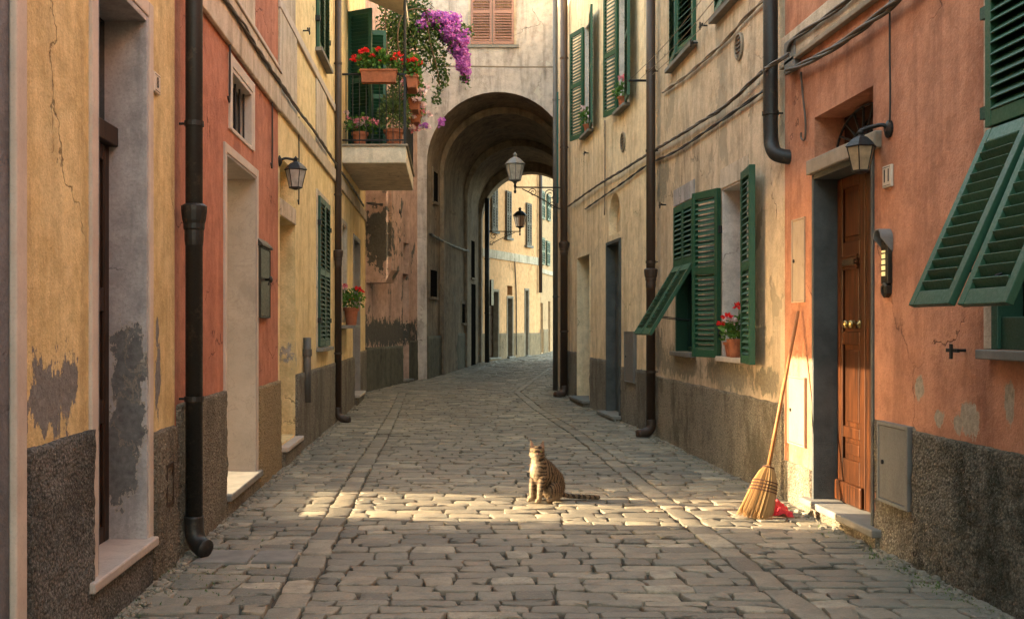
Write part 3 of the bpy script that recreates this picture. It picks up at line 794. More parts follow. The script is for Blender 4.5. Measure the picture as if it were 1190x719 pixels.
louvre(MB(), leaf_M(FC, bd[0] + .05, .02, 4.26, 118), .45, 2.3, pitch=.055).build('shutter', M['dark_green'], wb)
# ---- pink weathered house
rt = thing('pink_house', 'weathered pink house with a jutting shaft beside the arch', 'house', (-1.1, 23.2, gz(23)))
g0 = gz(23)
dD = op(FD, 468, 475, g0, g0 + 2.45, .2); fD = op(FD, 469, 475, g0 + 2.62, g0 + 3.15, .15)
facade(rt, FD, 0.003, FD.len, -.1, TOP, M['pinkD'], [dD, fD])
panel_door(rt, FD, dD[0], dD[1], g0, g0 + 2.45, -.16, M['dark_door'])
fbox(FD, fD[0], fD[1], -.15, -.13, fD[2], fD[3]).build('pane', M['glass'], rt)
plinth(rt, FD, 0.01, dD[0] - .02, g0 + .85, M['plD'], step=.06, d=.02); plinth(rt, FD, dD[1] + .02, FD.len, g0 + .95, M['plD'], step=.06, d=.02)
step(rt, FD, dD[0] - .05, dD[1] + .05, .12, -.1, g0 + .10, M['sill'], base_mat=M['plD'])
sh = MB(); a0, a1 = .06, .55
pr = [(0, 2.27), (.40, 2.27), (.53, 2.52), (.53, 6.0), (0, 6.0)]
for (d0, h0), (d1, h1) in zip(pr[:-1], pr[1:]): sh.quad(FD.P(a0, d0, h0), FD.P(a1, d0, h0), FD.P(a1, d1, h1), FD.P(a0, d1, h1))
for a in (a0, a1): sh.quad(*[FD.P(a, d, h) for d, h in pr])
sh.build('jutting_shaft', M['pinkD'], rt, merge=1e-4)
# ---- arch house
rt = thing('arch_house', 'tall weathered grey house bridging the lane on a deep round arch', 'building', (1.4, 25, gz(25)))
rings = [(25.0, -.28, 3.04, 6.84), (26.5, .03, 3.2, 6.80), (26.5, .12, 3.15, 6.64), (29.5, .70, 3.75, 6.52), (29.5, .78, 3.70, 6.34), (32.0, 1.18, 4.2, 6.28), (32.0, 1.27, 4.15, 6.0), (32.6, 1.36, 4.3, 6.0)]
def prof(Y, L, R, ap, N=28):
    r = (R - L) / 2; cx = (L + R) / 2; sp = ap - r
    return [Vector((L, Y, -.1))] + [Vector((cx - r * math.cos(math.pi * i / N), Y, sp + r * math.sin(math.pi * i / N))) for i in range(N + 1)] + [Vector((R, Y, -.1))]
PR = [prof(*q) for q in rings]
vb = MB()
for A, B in zip(PR[:-1], PR[1:]):
    for i in range(len(A) - 1): vb.quad(A[i], A[i + 1], B[i + 1], B[i])
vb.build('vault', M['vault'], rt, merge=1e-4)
def arch_face(P_, Y, x0, x1, top, mat, name):
    mb = MB(); L, R = P_[0].x, P_[-1].x
    mb.quad((x0, Y, -.1), (L, Y, -.1), (L, Y, P_[1].z), (x0, Y, P_[1].z)); mb.quad((x0, Y, P_[1].z), (L, Y, P_[1].z), (L, Y, top), (x0, Y, top))
    mb.quad((R, Y, -.1), (x1, Y, -.1), (x1, Y, P_[1].z), (R, Y, P_[1].z)); mb.quad((R, Y, P_[1].z), (x1, Y, P_[1].z), (x1, Y, top), (R, Y, top))
    for i in range(1, len(P_) - 2):
        a, b = P_[i], P_[i + 1]; mb.quad(a, b, (b.x, Y, top), (a.x, Y, top))
    return mb.build(name, mat, rt, merge=1e-4)
arch_face(PR[0], 25.0, -.52, 3.8, TOP, M['greyE'], 'wall')
arch_face(PR[-1], 32.6, .7, 5.4, 8.2, M['greyE'], 'rear_wall')
rb = MB(); rb.quad((-.52, 25, TOP), (3.8, 25, TOP), (5.4, 32.6, 8.2), (.7, 32.6, 8.2)); rb.build('roof', M['terracotta'], rt)
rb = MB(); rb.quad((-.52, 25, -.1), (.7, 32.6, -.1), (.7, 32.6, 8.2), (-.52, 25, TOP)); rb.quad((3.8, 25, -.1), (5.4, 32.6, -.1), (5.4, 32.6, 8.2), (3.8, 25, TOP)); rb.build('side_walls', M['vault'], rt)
wE = (FE.s(547), FE.s(597), 7.93, 9.45)
f_ = fbox(FE, wE[0] - .12, wE[1] + .12, 0, .05, 7.86, 7.93).build('window', M['sill'], rt, bevel=.006)
fbox(FE, wE[0] - .06, wE[1] + .06, 0.0, .012, 7.93, 9.5).build('window_surround', M['band'], f_)
for k, (a, an) in enumerate(((wE[0], 0), (wE[1], 180))): louvre(MB(), leaf_M(FE, a, .035, 7.94, an), .49, 1.5, pitch=.06).build('shutter', M['brown_shutter'], f_)
# doors and openings along the passage
def set_door(x0, x1, h0, h1, mat, fr=FPS, nm='door'):
    a, b = sorted((fr.s(x0), fr.s(x1)))
    o = fbox(fr, a, b, -.02, .02, h0, h1).build(nm, mat, rt, bevel=.004)
    m_ = MB(); m_.box(fr.M, a - .08, a, -.02, .025, h0, h1 + .08); m_.box(fr.M, b, b + .08, -.02, .025, h0, h1 + .08); m_.box(fr.M, a, b, -.02, .024, h1, h1 + .08)
    if nm == 'window': m_.box(fr.M, a, b, -.02, .07, h0 - .06, h0)
    m_.build('surround', M['vault'], o)
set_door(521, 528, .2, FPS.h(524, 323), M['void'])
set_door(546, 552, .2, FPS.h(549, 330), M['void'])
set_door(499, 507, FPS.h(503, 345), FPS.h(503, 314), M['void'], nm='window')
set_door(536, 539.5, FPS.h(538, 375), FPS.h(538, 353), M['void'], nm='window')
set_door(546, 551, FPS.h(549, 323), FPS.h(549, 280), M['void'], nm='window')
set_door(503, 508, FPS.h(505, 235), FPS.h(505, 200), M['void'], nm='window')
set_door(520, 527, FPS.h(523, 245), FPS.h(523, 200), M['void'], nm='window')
plinth(rt, FPS, .05, FPS.s(520) - .1, 1.0 + .17, M['plD'], step=.08, d=.02); plinth(rt, FPS, FPS.s(528) + .1, FPS.s(545) - .1, 1.22, M['plD'], step=.08, d=.02)

# ---- houses beyond the arch
rt = thing('far_yellow_house', 'bright yellow house seen beyond the arch with narrow shutters', 'house', (2.5, 34.8, gz(34)))
gF = gz(34.5) - .03
ops = [op(FF, 567, 579, gF, FF.h(573, 338), .25), op(FF, 589.5, 595.5, gF, FF.h(592, 346), .2), op(FF, 589.5, 595.5, FF.h(592, 343), FF.h(592, 332), .2), op(FF, 610, 614, gF, FF.h(612, 337), .2)]
facade(rt, FF, -.5, FF.len, -.1, 8.4, M['yellowF'], ops)
for i in (0, 1, 3):
    o_ = ops[i]; panel_door(rt, FF, o_[0], o_[1], o_[2], o_[3], -.18, M['far_door'], leaves=1); liner(rt, FF, *o_[:4], .16, M['lintel'], trim=.06, th=.02)
    step(rt, FF, o_[0] - .05, o_[1] + .05, .1, -.1, gF + .08, M['sill'], base_mat=M['plF'])
fbox(FF, ops[2][0], ops[2][1], -.2, -.18, ops[2][2], ops[2][3]).build('transom_pane', M['glass'], rt)
xs_ = [-.4] + [v for i in (0, 1, 3) for v in (ops[i][0] - .08, ops[i][1] + .08)] + [FF.len]
xs_.sort()
for a, b in zip(xs_[::2], xs_[1::2]):
    if b - a > .05: plinth(rt, FF, a, b, gF + .82, M['plF'], d=.02, step=.08)
hb = FF.h(595, 300); fbox(FF, -.4, FF.len, 0, .04, hb - .1, hb + .16).build('string_course', M['band'], rt)
for (x0, x1, y0, y1) in ((570, 576.5, 268, 212), (587, 592.5, 276, 222), (610.5, 616, 285, 236)):
    o_ = op(FF, x0, x1, FF.h((x0 + x1) / 2, y0), FF.h((x0 + x1) / 2, y1), .1)
    f_ = fbox(FF, o_[0], o_[1], -.04, .01, o_[2], o_[3]).build('window', M['band'], rt)
    closed(rt, FF, o_, M['grey_shutter'], pitch=.08, d=.05, parent=f_); fbox(FF, o_[0] - .08, o_[1] + .08, 0, .1, o_[2] - .08, o_[2] - .01).build('sill', M['sill'], f_)
o_ = op(FF, 566, 569, FF.h(567, 355), FF.h(567, 325), 0); fbox(FF, o_[0], o_[1], 0, .14, o_[2], o_[3]).build('meter_box', M['bronze'], rt, bevel=.01)
rt = thing('far_cream_house', 'pale cream house at the far end of the lane', 'house', (4.2, 39.5, gz(39)))
gG = gz(39)
ops = [op(FG, 628, 631, gG, FG.h(630, 352), .2), op(FG, 637, 639.5, gG, FG.h(638, 350), .2)]
facade(rt, FG, .01, 9, -.1, 8.6, M['creamG'], ops)
for o_ in ops: panel_door(rt, FG, *o_[:4], -.16, M['far_door'], leaves=1)
plinth(rt, FG, .02, ops[0][0] - .05, gG + .8, M['plF'], d=.02, step=.1); plinth(rt, FG, ops[0][1] + .05, ops[1][0] - .05, gG + .8, M['plF'], d=.02, step=.1)
for (x0, x1, y0, y1) in ((628, 631.5, 308, 276), (634, 637.5, 309, 280), (628, 631.5, 255, 222), (634.5, 638, 257, 226)):
    o_ = op(FG, x0, x1, FG.h((x0 + x1) / 2, y0), FG.h((x0 + x1) / 2, y1), .1)
    f_ = fbox(FG, o_[0], o_[1], -.04, .01, o_[2], o_[3]).build('window', M['band'], rt)
    closed(rt, FG, o_, M['dark_green'], pitch=.08, d=.05, parent=f_)
fbox(FG, .01, 6, 0, .04, FG.h(632, 318), FG.h(632, 313)).build('string_course', M['band'], rt)

# ---------------------------------------------------------------- right side
# terracotta house
rt = thing('terracotta_house', 'terracotta orange house with the panelled wooden door on the right', 'house', (XR, 6, 0))
dH = (6.84, 7.96, .06, 2.50, .24); fH = (6.86, 7.93, 2.62, 2.92, .24); wH = (4.42, 5.36, 1.27, 3.45, .2)
u1 = (6.6, 7.7, 4.4, 6.2, .2)
facade(rt, FR, -6, 8.61, -.1, 6.9, M['orangeH'], [dH, fH, wH])
liner(rt, FR, *dH[:4], .235, M['slate'], 'door_jamb', trim=.0, th=.035, proud=.012)
fbox(FR, dH[0] - .11, dH[1] + .03, -.1, .045, 2.503, 2.612).build('lintel', M['lintel'], rt, bevel=.01)
step(rt, FR, 6.70, 8.06, .075, -.1, .115, M['sill'], d0=-.24, base_mat=M['rcI'])
dr = MB(); e0, e1_ = dH[0] + .035, dH[1] - .035
do = panel_door(rt, FR, e0, e1_, .118, 2.46, -.185, M['door'], rows=((.135, .20), (.235, .485), (.525, .745), (.80, .965)), leaves=2, knob=[(7.60, 1.40), (7.50, 1.40)], stile=.10)
fbox(FR, 7.42, e1_ - .02, -.163, -.135, .12, .27).build('kick_rail', M['door'], do, bevel=.012)
cv = MB()
for k in range(5): cv.box(FR.M, 7.52, 7.82, -.164, -.15 + .004 * (k % 2), 1.79 + k * .022, 1.805 + k * .022)
cv.build('carved_rail', M['door'], do, bevel=.004)
MB().box(FR.M, 7.56, 7.78, -.163, -.146, 1.82, 1.86).build('letter_slot', M['bronze'], do)
f_ = fbox(FR, fH[0], fH[1], -.24, -.22, fH[2], fH[3]).build('fanlight', M['glass'], rt)
gr = MB(); cs = (fH[0] + fH[1]) / 2
for i in range(9):
    a = math.pi * (i + .5) / 9; gr.tube([FR.P(cs, -.15, 2.63), FR.P(cs + .5 * math.cos(a), -.15, 2.63 + .27 * math.sin(a))], .009, 5)
for r_ in (.12, .27): gr.tube([FR.P(cs + r_ * 1.85 * math.cos(math.pi * i / 14), -.15, 2.63 + r_ * math.sin(math.pi * i / 14)) for i in range(15)], .009, 5)
gr.build('grille', M['iron'], f_)
plinth(rt, FR, 5.0 - 2, FR.s(1066), .775, M['rcH'], amp=.013)
plinth(rt, FR, FR.s(1066) + .02, dH[0] - .03, .79, M['rcI'], d=.012)
plinth(rt, FR, dH[1] + .03, 8.60, .32, M['rcI'], d=.012)
fbox(FR, -6, 8.60, 0, .035, 3.47, 3.68).build('string_course', M['band'], rt, bevel=.01)
fbox(FR, -6, 8.60, 0, .05, 3.43, 3.467).build('string_course_lip', M['lintel'], rt, bevel=.008)
m2 = MB(); m2.box(FR.M, wH[1] + .003, wH[1] + .085, -.01, .014, wH[2], wH[3]); m2.box(FR.M, wH[0] - .085, wH[0] - .003, -.01, .014, wH[2], wH[3]); m2.build('window_surround', M['band'], rt, bevel=.004)
wo = window(rt, FR, *wH[:4], .12, frame_mat=M['dark_green'], sill_out=.07)
m2 = MB(); m2.box(FR.M, wH[0], wH[0] + .06, -.11, .02, wH[2], wH[3]); m2.box(FR.M, wH[1] - .06, wH[1], -.11, .02, wH[2], wH[3]); m2.box(FR.M, wH[0] + .06, wH[1] - .06, -.06, .018, 2.27, 2.36)
m2.box(FR.M, wH[0] + .06, wH[1] - .06, -.06, .0, wH[2], wH[2] + .16); m2.build('shutter_frame', M['dark_green'], wo, bevel=.005)
sw = (wH[1] - wH[0]) / 2 - .012
for k in (0, 1):
    a = wH[0] + .006 + k * (sw + .012)
    louvre(MB(), leaf_M(FR, a, .035, 2.37, 0), sw, 1.06, pitch=.052, rails=(0., 1.)).build('shutter', M['green'], wo, bevel=.003)
    louvre(MB(), flap_M(FR, a + .02, .04, 2.35, 24 if k else 23), sw - .04, .95, pitch=.055, rails=(0., 1.)).build('shutter_flap', M['green'], wo, bevel=.003)
    MB().tube([FR.P(a + .2, .38, 1.6), FR.P(a + .2, -.05, 1.75)], .006, 5).build('stay', M['iron'], wo)
for hh in (2.45, 2.95): fbox(FR, wH[1] - .01, wH[1] + .05, .0, .05, hh - .03, hh + .03).build('hinge', M['dark_green'], wo)

# ochre flaking house
rt = thing('ochre_house', 'flaking ochre house with two green shuttered windows at street level', 'house', (XR, 11.4, 0))
W1 = (11.65, 12.60, 1.10, 2.78, .22); W2 = (9.64, 10.50, 1.10, 2.72, .3); U1 = op(FR, 809, 781, 4.45, 6.3, .2); U2 = op(FR, 868, 834, 4.45, 6.3, .2)
facade(rt, FR, 8.613, 14.1, -.1, 7.6, M['ochreI'], [W1, W2, U1, U2])
plinth(rt, FR, 8.63, 14.09, .76, M['rcI'], d=.022)
wo = window(rt, FR, *W1[:4], .18)
for a in (W1[0], W1[1] - .05): fbox(FR, a, a + .05, -.16, .0, W1[2], W1[3]).build('shutter_frame', M['green'], wo)
sw = (W1[1] - W1[0]) / 2 - .006
for k in (0, 1):
    a = W1[0] + .004 + k * (sw + .004)
    louvre(MB(), leaf_M(FR, a, .01, 2.08, 0), sw, .69, pitch=.05, rails=(0., 1.)).build('shutter', M['green'], wo)
    louvre(MB(), flap_M(FR, a + .01, .015, 2.07, 31), sw - .02, .90, pitch=.05, rails=(0., 1.)).build('shutter_flap', M['green'], wo)
    MB().tube([FR.P(a + .22, .33, 1.5), FR.P(a + .22, -.1, 1.45)], .006, 5).build('stay', M['iron'], wo)
fbox(FR, W1[0] - .02, W1[1] + .05, 0, .012, 2.79, 2.98).build('window_head', M['lilac'], wo)
wo = window(rt, FR, *W2[:4], .28, frame_mat=M['white_trim'], reveal=M['white_trim'], sill_mat=M['pale_trim'])
fbox(FR, W2[0] - .03, W2[1] + .05, 0, .012, 2.73, 2.92).build('window_head', M['band'], wo)
louvre(MB(), leaf_M(FR, W2[1] + .02, .03, 1.08, 17), .48, 1.66, th=.045, pitch=.05, rails=(0., .52, 1.)).build('shutter', M['green'], wo, bevel=.003)
louvre(MB(), leaf_M(FR, W2[0] - .02, .05, 1.06, 173), .50, 1.70, th=.05, pitch=.05, rails=(0., .5, 1.)).build('shutter', M['green'], wo, bevel=.003)
for hh in (1.3, 2.3):
    for a in (W2[0] - .04, W2[1] + .0): fbox(FR, a, a + .04, 0, .04, hh, hh + .07).build('hinge', M['iron'], wo)
for o_ in (U1, U2):
    w_ = window(rt, FR, *o_[:4], .16, sill_out=.08); closed(rt, FR, o_, M['green'], pitch=.055, d=.02, ajar=(4, 6), parent=w_)

# cream yellow house
rt = thing('cream_house', 'cream yellow house with arched niche over its stone doorway', 'house', (2.6, 17.8, 0))
D1 = op(FJ, 706, 722, -.05, 2.70, .16); N1 = op(FJ, 707.5, 721, 2.80, 3.42, .13); D2 = op(FJ, 671, 686, -.02, FJ.h(678, 296), .3)
wa = op(FJ, 680, 689, 4.72, 6.62, .2); wb_ = op(FJ, 720, 731, 4.58, 6.4, .2)
facade(rt, FJ, .003, FJ.len, -.1, TOP, M['creamJ'], [D1, N1, D2, wa, wb_])
def pj(a, b, h): plinth(rt, FJ, a, b, h, M['rcC'], step=.045, d=.02)
pj(.01, D1[0] - .05, .80); pj(D1[1] + .05, D2[0] - .05, .86); pj(D2[1] + .05, FJ.len, .92)
fbox(FJ, *D1[:2], -.16, -.12, 0, 2.7).build('door', M['slate'], rt)
liner(rt, FJ, *D1[:4], .12, M['slate'], trim=.0, th=.05, proud=.03)
step(rt, FJ, D1[0] - .08, D1[1] + .08, .16, -.1, .07, M['sill'], base_mat=M['rcC'])
sp = MB(); ca = (N1[0] + N1[1]) / 2; ra = (N1[1] - N1[0]) / 2; hs_ = N1[3] - ra * .95
for i in range(16):
    a, b = math.pi * i / 16, math.pi * (i + 1) / 16
    q = [(ca - ra * math.cos(k), hs_ + ra * .95 * math.sin(k)) for k in (a, b)]
    sp.quad(FJ.P(q[0][0], -.001, q[0][1]), FJ.P(q[1][0], -.001, q[1][1]), FJ.P(q[1][0], -.001, N1[3]), FJ.P(q[0][0], -.001, N1[3]))
    sp.quad(FJ.P(q[0][0], -.001, q[0][1]), FJ.P(q[1][0], -.001, q[1][1]), FJ.P(q[1][0], -.13, q[1][1]), FJ.P(q[0][0], -.13, q[0][1]))
sp.build('niche_arch', M['creamJ'], rt)
fbox(FJ, N1[0], N1[1], -.16, -.13, N1[2], N1[3]).build('niche_back', M['ochreI'], rt)
panel_door(rt, FJ, D2[0], D2[1], 0, D2[3], -.25, M['black_door'])
liner(rt, FJ, *D2[:4], .24, M['creamJ'], trim=.0, th=.03)
step(rt, FJ, D2[0] - .06, D2[1] + .06, .16, -.1, .13, M['sill'], base_mat=M['rcC'])
for o_, al, ar, ww in ((wa, 16, 172, .52), (wb_, 14, 172, .46)):
    w_ = window(rt, FJ, *o_[:4], .2, frame_mat=M['white_trim'], reveal=M['white_trim'], sill_out=.1)
    louvre(MB(), leaf_M(FJ, o_[1] + .01, .03, o_[2], al), ww, o_[3] - o_[2] + .02, pitch=.055).build('shutter', M['green'], w_)
    louvre(MB(), leaf_M(FJ, o_[0] - .01, .05, o_[2], ar), ww + .08, o_[3] - o_[2] + .02, pitch=.055).build('shutter', M['green'], w_)
rt = thing('narrow_house', 'narrow cream wall strip squeezed between downpipes and arch', 'house', (2.6, 23.3, gz(23)))
facade(rt, FK, .003, FK.len, -.1, TOP, M['creamJ'])
louvre(MB(), leaf_M(FK, .25, .06, 3.9, 8), .5, 2.25, pitch=.06).build('shutter', M['teal'], rt)

# ---------------------------------------------------------------- downpipes
drainpipe('black downpipe between the ochre and brick red houses, ending in a curved shoe', XL + .10, 6.46, .03, 6.6, .052, M['pipe'], FL, collars=(.95, 2.6, 4.2), shoe=(.5, -.35, 0), flare=(2.02,))
drainpipe('slim brown downpipe in front of the balcony on the left', -1.46, 15.6, .0, 8.6, .05, M['brown_pipe'], FC, collars=(1.0, 3.3, 5.2, 7.0), shoe=(1, -.3, 0), flare=(2.4,))
drainpipe('dark brown downpipe where the flaking ochre and cream yellow houses meet', XR - .10, 13.55, .0, 7.5, .058, M['brown_pipe'], FR, collars=(.82, 2.2, 3.6, 4.6, 5.6), shoe=(-1, -.3, 0), flare=(2.02,))
drainpipe('reddish brown downpipe at the far end of the cream yellow house', 2.385, 20.5, gz(20), 9.3, .07, M['brown_pipe'], FJ, collars=(1.3, 3.0, 4.8, 6.5), shoe=(-1, -.5, 0), flare=(2.9,))
drainpipe('thin grey downpipe farthest along the right side beside the arch', 2.37, 21.9, gz(22), 9.4, .05, M['grey_pipe'], FK, collars=(2.0, 4.0, 6.0), shoe=None)
drainpipe('black downpipe inside the far end of the arch passage', 1.43, 31.9, gz(32), 5.2, .07, M['pipe'], FPS, collars=(1.8, 3.4))
drainpipe('rust coloured downpipe between the two houses beyond the arch', *(FF.P(FF.s(625), .1, 0)[:2]), FF.h(625, 340), 8.3, .06, M['brown_pipe'], FF, collars=(4., 6.))
# short pipe that turns into the wall, right
rt = thing('drainpipe', 'thick black downpipe turning into the wall beside the terracotta house', 'drainpipe', (XR - .10, 8.62, 2.6), 'downpipes')
p_ = [(XR - .10, 8.66, 6.8), (XR - .10, 8.66, 3.4), (XR - .10, 8.66, 3.0), (XR - .10, 8.64, 2.86), (XR - .095, 8.57, 2.77), (XR - .05, 8.53, 2.735), (XR + .03, 8.50, 2.72)]
MB().tube([p_[0], p_[1]] + smooth_path(p_[2:], 4), .058, 16).build('pipe', M['pipe'], rt, smooth=True)
for z in (3.1, 4.1, 5.4):
    MB().tube([(XR - .10, 8.66, z - .015), (XR - .10, 8.66, z + .015)], .066, 16).build('bracket', M['pipe'], rt); MB().tube([(XR - .1, 8.66, z), (XR, 8.66, z)], .008, 6).build('wall_pin', M['pipe'], rt)

# ---------------------------------------------------------------- lamps
def wall_lamp(name, label, fr, s, h, reach, size, glass, drop, skew=0., n=6):
    rt = thing(name, label, 'wall lamp', fr.P(s, 0, h), 'wall lanterns')
    Mx = Matrix.Translation(fr.P(s, 0, h)) @ fr.n.to_track_quat('Z', 'Y').to_matrix().to_4x4()
    MB().lathe(Mx @ Matrix.Diagonal((1.45, .8, 1, 1)) if False else Mx, [(.055, 0), (.055, .012), (.035, .022), (.02, .03)], 14).build('wall_plate', M['iron'], rt, smooth=False)
    q = fr.P(s, 0, h)
    tip = fr.P(s + skew, reach, h - .01)
    MB().tube(smooth_path([q + fr.n * .01, q + fr.n * (reach * .35) + Vector((0, 0, .025)), q + (tip - q) * .7 + Vector((0, 0, .03)), tip + Vector((0, 0, .02))], 5), .013, 8).build('arm', M['iron'], rt, smooth=True)
    lantern(rt, tip - Vector((0, 0, drop)), size, glass, M['iron'], n)
    return rt
wall_lamp('wall_lamp', 'black wall lantern with amber panes beside the wooden door on the terracotta wall', FR, FR.s(1034), FR.h(1034, 150), .13, .215, M['lamp_glass'], .25, skew=.12)
MB_ = wall_lamp('wall_lamp', 'small black wall lantern on the left above the iron letter box', FC, .06, FC.h(324, 187), .16, .25, M['white_glass'], .27, skew=.03)

def street_lamp(label, fr, s, h, reach, size, glass, capmat, up):
    rt = thing('street_lamp', label, 'street lamp', fr.P(s, 0, h), 'bracket street lamps')
    b = MB(); b.tube([fr.P(s, 0, h), fr.P(s, reach, h)], .016, 6)
    b.tube(smooth_path([fr.P(s, 0, h - .42), fr.P(s, reach * .12, h - .40), fr.P(s, reach * .45, h - .22), fr.P(s, reach * .85, h - .03)], 6), .012, 6)
    scroll(b, fr, s, reach * .62, 0, h - .10, 1.4, .085, .009); scroll(b, fr, s, reach * .25, 0, h - .14, 1.4, .11, .009); scroll(b, fr, s, reach * .2, 0, h - .36, 1.2, .08, .009)
    b.box(fr.M, s - .03, s + .03, 0, .02, h - .5, h + .1)
    b.build('bracket', M['iron'], rt)
    c = fr.P(s, reach, h)
    st = MB().lathe(Matrix.Translation(c), [(.015, -.12), (.03, -.08), (.015, -.05), (.02, .0), (.03, .02), (.02, .06), (.045, up)], 8).build('stem', M['iron'], rt, smooth=True)
    lantern(rt, c + Vector((0, 0, up)), size, glass, capmat, 8)
street_lamp('milky glass street lamp with pale cap on a scrolled bracket in front of the arch', FJ, FJ.len - .15, 4.16, .94, .45, M['white_glass'], M['steel'], .10)
street_lamp('black street lamp with rosy panes on a scrolled bracket inside the arch', Fr((1.36, 32.05), (1.4, 31), 1), .1, 4.22, 1.05, .47, M['pink_glass'], M['iron'], .10)

# ---------------------------------------------------------------- cables
def LP(pts): return [fr.pt(x, y, d) for fr, x, y, d in pts]
lw = lambda x, y: (FL if x < 323 else FC, x, y, .05)
pl_ = LP([lw(x, y) for x, y in ((236, -30), (262, 0), (285, 34), (313, 78), (330, 103), (347, 129), (367, 155), (386, 184))]) + LP([(FC, 400, 204, .05), (FC, 412, 222, .04), (FC, 423, 240, .04)])
cable('cable_bundle', 'thick twisted cable bundle sagging along the left facades', pl_, .010, 3, M['cable'], 16, 'wall cables', jitter=.012)
for i, (x, y0, y1, f_, lb) in enumerate(((263.5, 6, 118, FL, 'thin cable dropping beside the little window of the brick red house'), (313.5, 82, 194, FL, 'thin cable dropping to the small wall lantern'), (345, 136, 236, FC, 'thin cable dropping beside the small wall lantern on yellow plaster'))):
    a, b = f_.at(x, y0); hb_ = f_.h(x, y1)
    cable('drop_cable', lb, [f_.P(a, .02, b), f_.P(a + .01, .022, (b + hb_) / 2), f_.P(a, .022, hb_ + .03), f_.P(a - .03, .022, hb_), f_.P(a - .05, .02, hb_ + .03)], .008, 1, M['black_cable'], 4, 'drop cables')
def rc(x, y, d=.05):
    f_ = FR if x > 757 else FJ
    return f_.pt(x, y, d)
cable('cable_bundle', 'upper twisted cable sweeping over the flaking ochre wall to the black downpipe', [rc(x, y) for x, y in ((660, 240), (692, 217), (720, 200), (750, 181))] + [rc(x, y) for x, y in ((775, 166), (810, 145), (841, 125), (870, 98), (885, 84))] + [rc(893, 78, .19), rc(905, 71, .19), rc(916, 64, .12)], .010, 3, M['cable'], 10, 'wall cables', jitter=.01)
cable('cable', 'lower dark cable sweeping over the flaking ochre wall below the twisted one', [rc(x, y, .03) for x, y in ((680, 243), (720, 215), (752, 192))] + [rc(x, y, .03) for x, y in ((785, 176), (830, 146), (870, 118), (895, 100))], .009, 2, M['black_cable'], 10, 'wall cables')
cable('cable', 'pale cable running under the upper windows of the flaking ochre house', [rc(x, y, .03) for x, y in ((770, 108), (800, 86), (840, 50), (865, 22), (900, -12))], .010, 2, M['pale_cable'], 10, 'wall cables', jitter=.008)
cable('cable_bundle', 'heavy cable bundle crossing the terracotta wall above the wooden door', [FR.pt(x, y, .06) for x, y in ((914, 84), (935, 74), (970, 55), (1010, 26), (1060, -14), (1100, -50))], .013, 3, M['cable'], 12, 'wall cables', jitter=.012)
cable('cable', 'thin cable climbing along the pale string course of the terracotta house', [FR.pt(x, y, .06) for x, y in ((916, 60), (922, 46), (945, 30), (980, 5), (1010, -22))], .011, 2, M['cable'], 12, 'wall cables')
rt_ = tag(fbox(FR, FR.s(930), FR.s(918), .0, .05, FR.h(924, 82), FR.h(924, 46)).build('junction_box', M['steel'], bevel=.01), 'grey junction box where the cables meet beside the black downpipe', 'junction box')
cable('drop_cable', 'hooked cable end hanging above the beige panel on the terracotta wall', [FR.pt(x, y, .02) for x, y in ((931, 84), (932, 100), (934, 120), (936, 140), (936, 158), (934, 163), (931, 160), (931, 154))], .008, 1, M['cable'], 4, 'drop cables')
cable('drop_cable', 'thin cable dropping to the lantern beside the wooden door', [FR.pt(x, y, .02) for x, y in ((1034, 0), (1034, 60), (1034.5, 110), (1034, 142))], .006, 1, M['black_cable'], 4, 'drop cables')
cable('cable', 'thin cord strung straight across the arch facade', [FE.pt(505, 77, .25), FE.pt(560, 77.5, .25), FE.pt(600, 78, .25), FE.pt(652, 78, .25)], .018, 1, M['pale_cable'], 4, 'wall cables')
cable('cable', 'cable clipped along the passage wall inside the arch', [FPS.pt(x, y, .05) for x, y in ((500, 272), (515, 280), (530, 287), (545, 292))], .02, 2, M['black_cable'], 6, 'wall cables')
cable('cable', 'cable end poking from the jutting shaft under the balcony', [FD.pt(x, y, .34) for x, y in ((427, 236), (445, 238), (458, 240), (466, 248))], .015, 2, M['black_cable'], 6, 'wall cables')
cable('cable', 'thin conduit climbing the far yellow house between its doors', [FF.pt(x, y, .03) for x, y in ((600, 412), (600, 345), (598, 300))], .02, 1, M['cable'], 4, 'wall cables')
cable('cable', 'vertical conduit on the cream wall between shuttered windows and stone doorway', [FJ.pt(x, y, .03) for x, y in ((703, 140), (703, 200), (702.5, 250))], .012, 1, M['pale_cable'], 4, 'wall cables')
# clothes line
rt = thing('clothes_line', 'clothes lines strung from an iron bar above the flaking ochre wall', 'clothes line', (2.6, 13.9, 4.5))
MB().tube([(2.44, 13.85, 4.55), (2.85, 13.85, 4.55)], .016, 8).build('bar', M['iron'], rt)
MB().tube([(2.44, 9.0, 4.45), (2.85, 9.0, 4.45)], .016, 8).build('bar', M['iron'], rt)
for x in (2.46, 2.58, 2.68):
    MB().tube(smooth_path([(x, 13.85, 4.56), (x, 11.4, 4.44), (x, 9.0, 4.46)], 8), .004, 5).build('line', M['pale_cable'], rt, smooth=True)

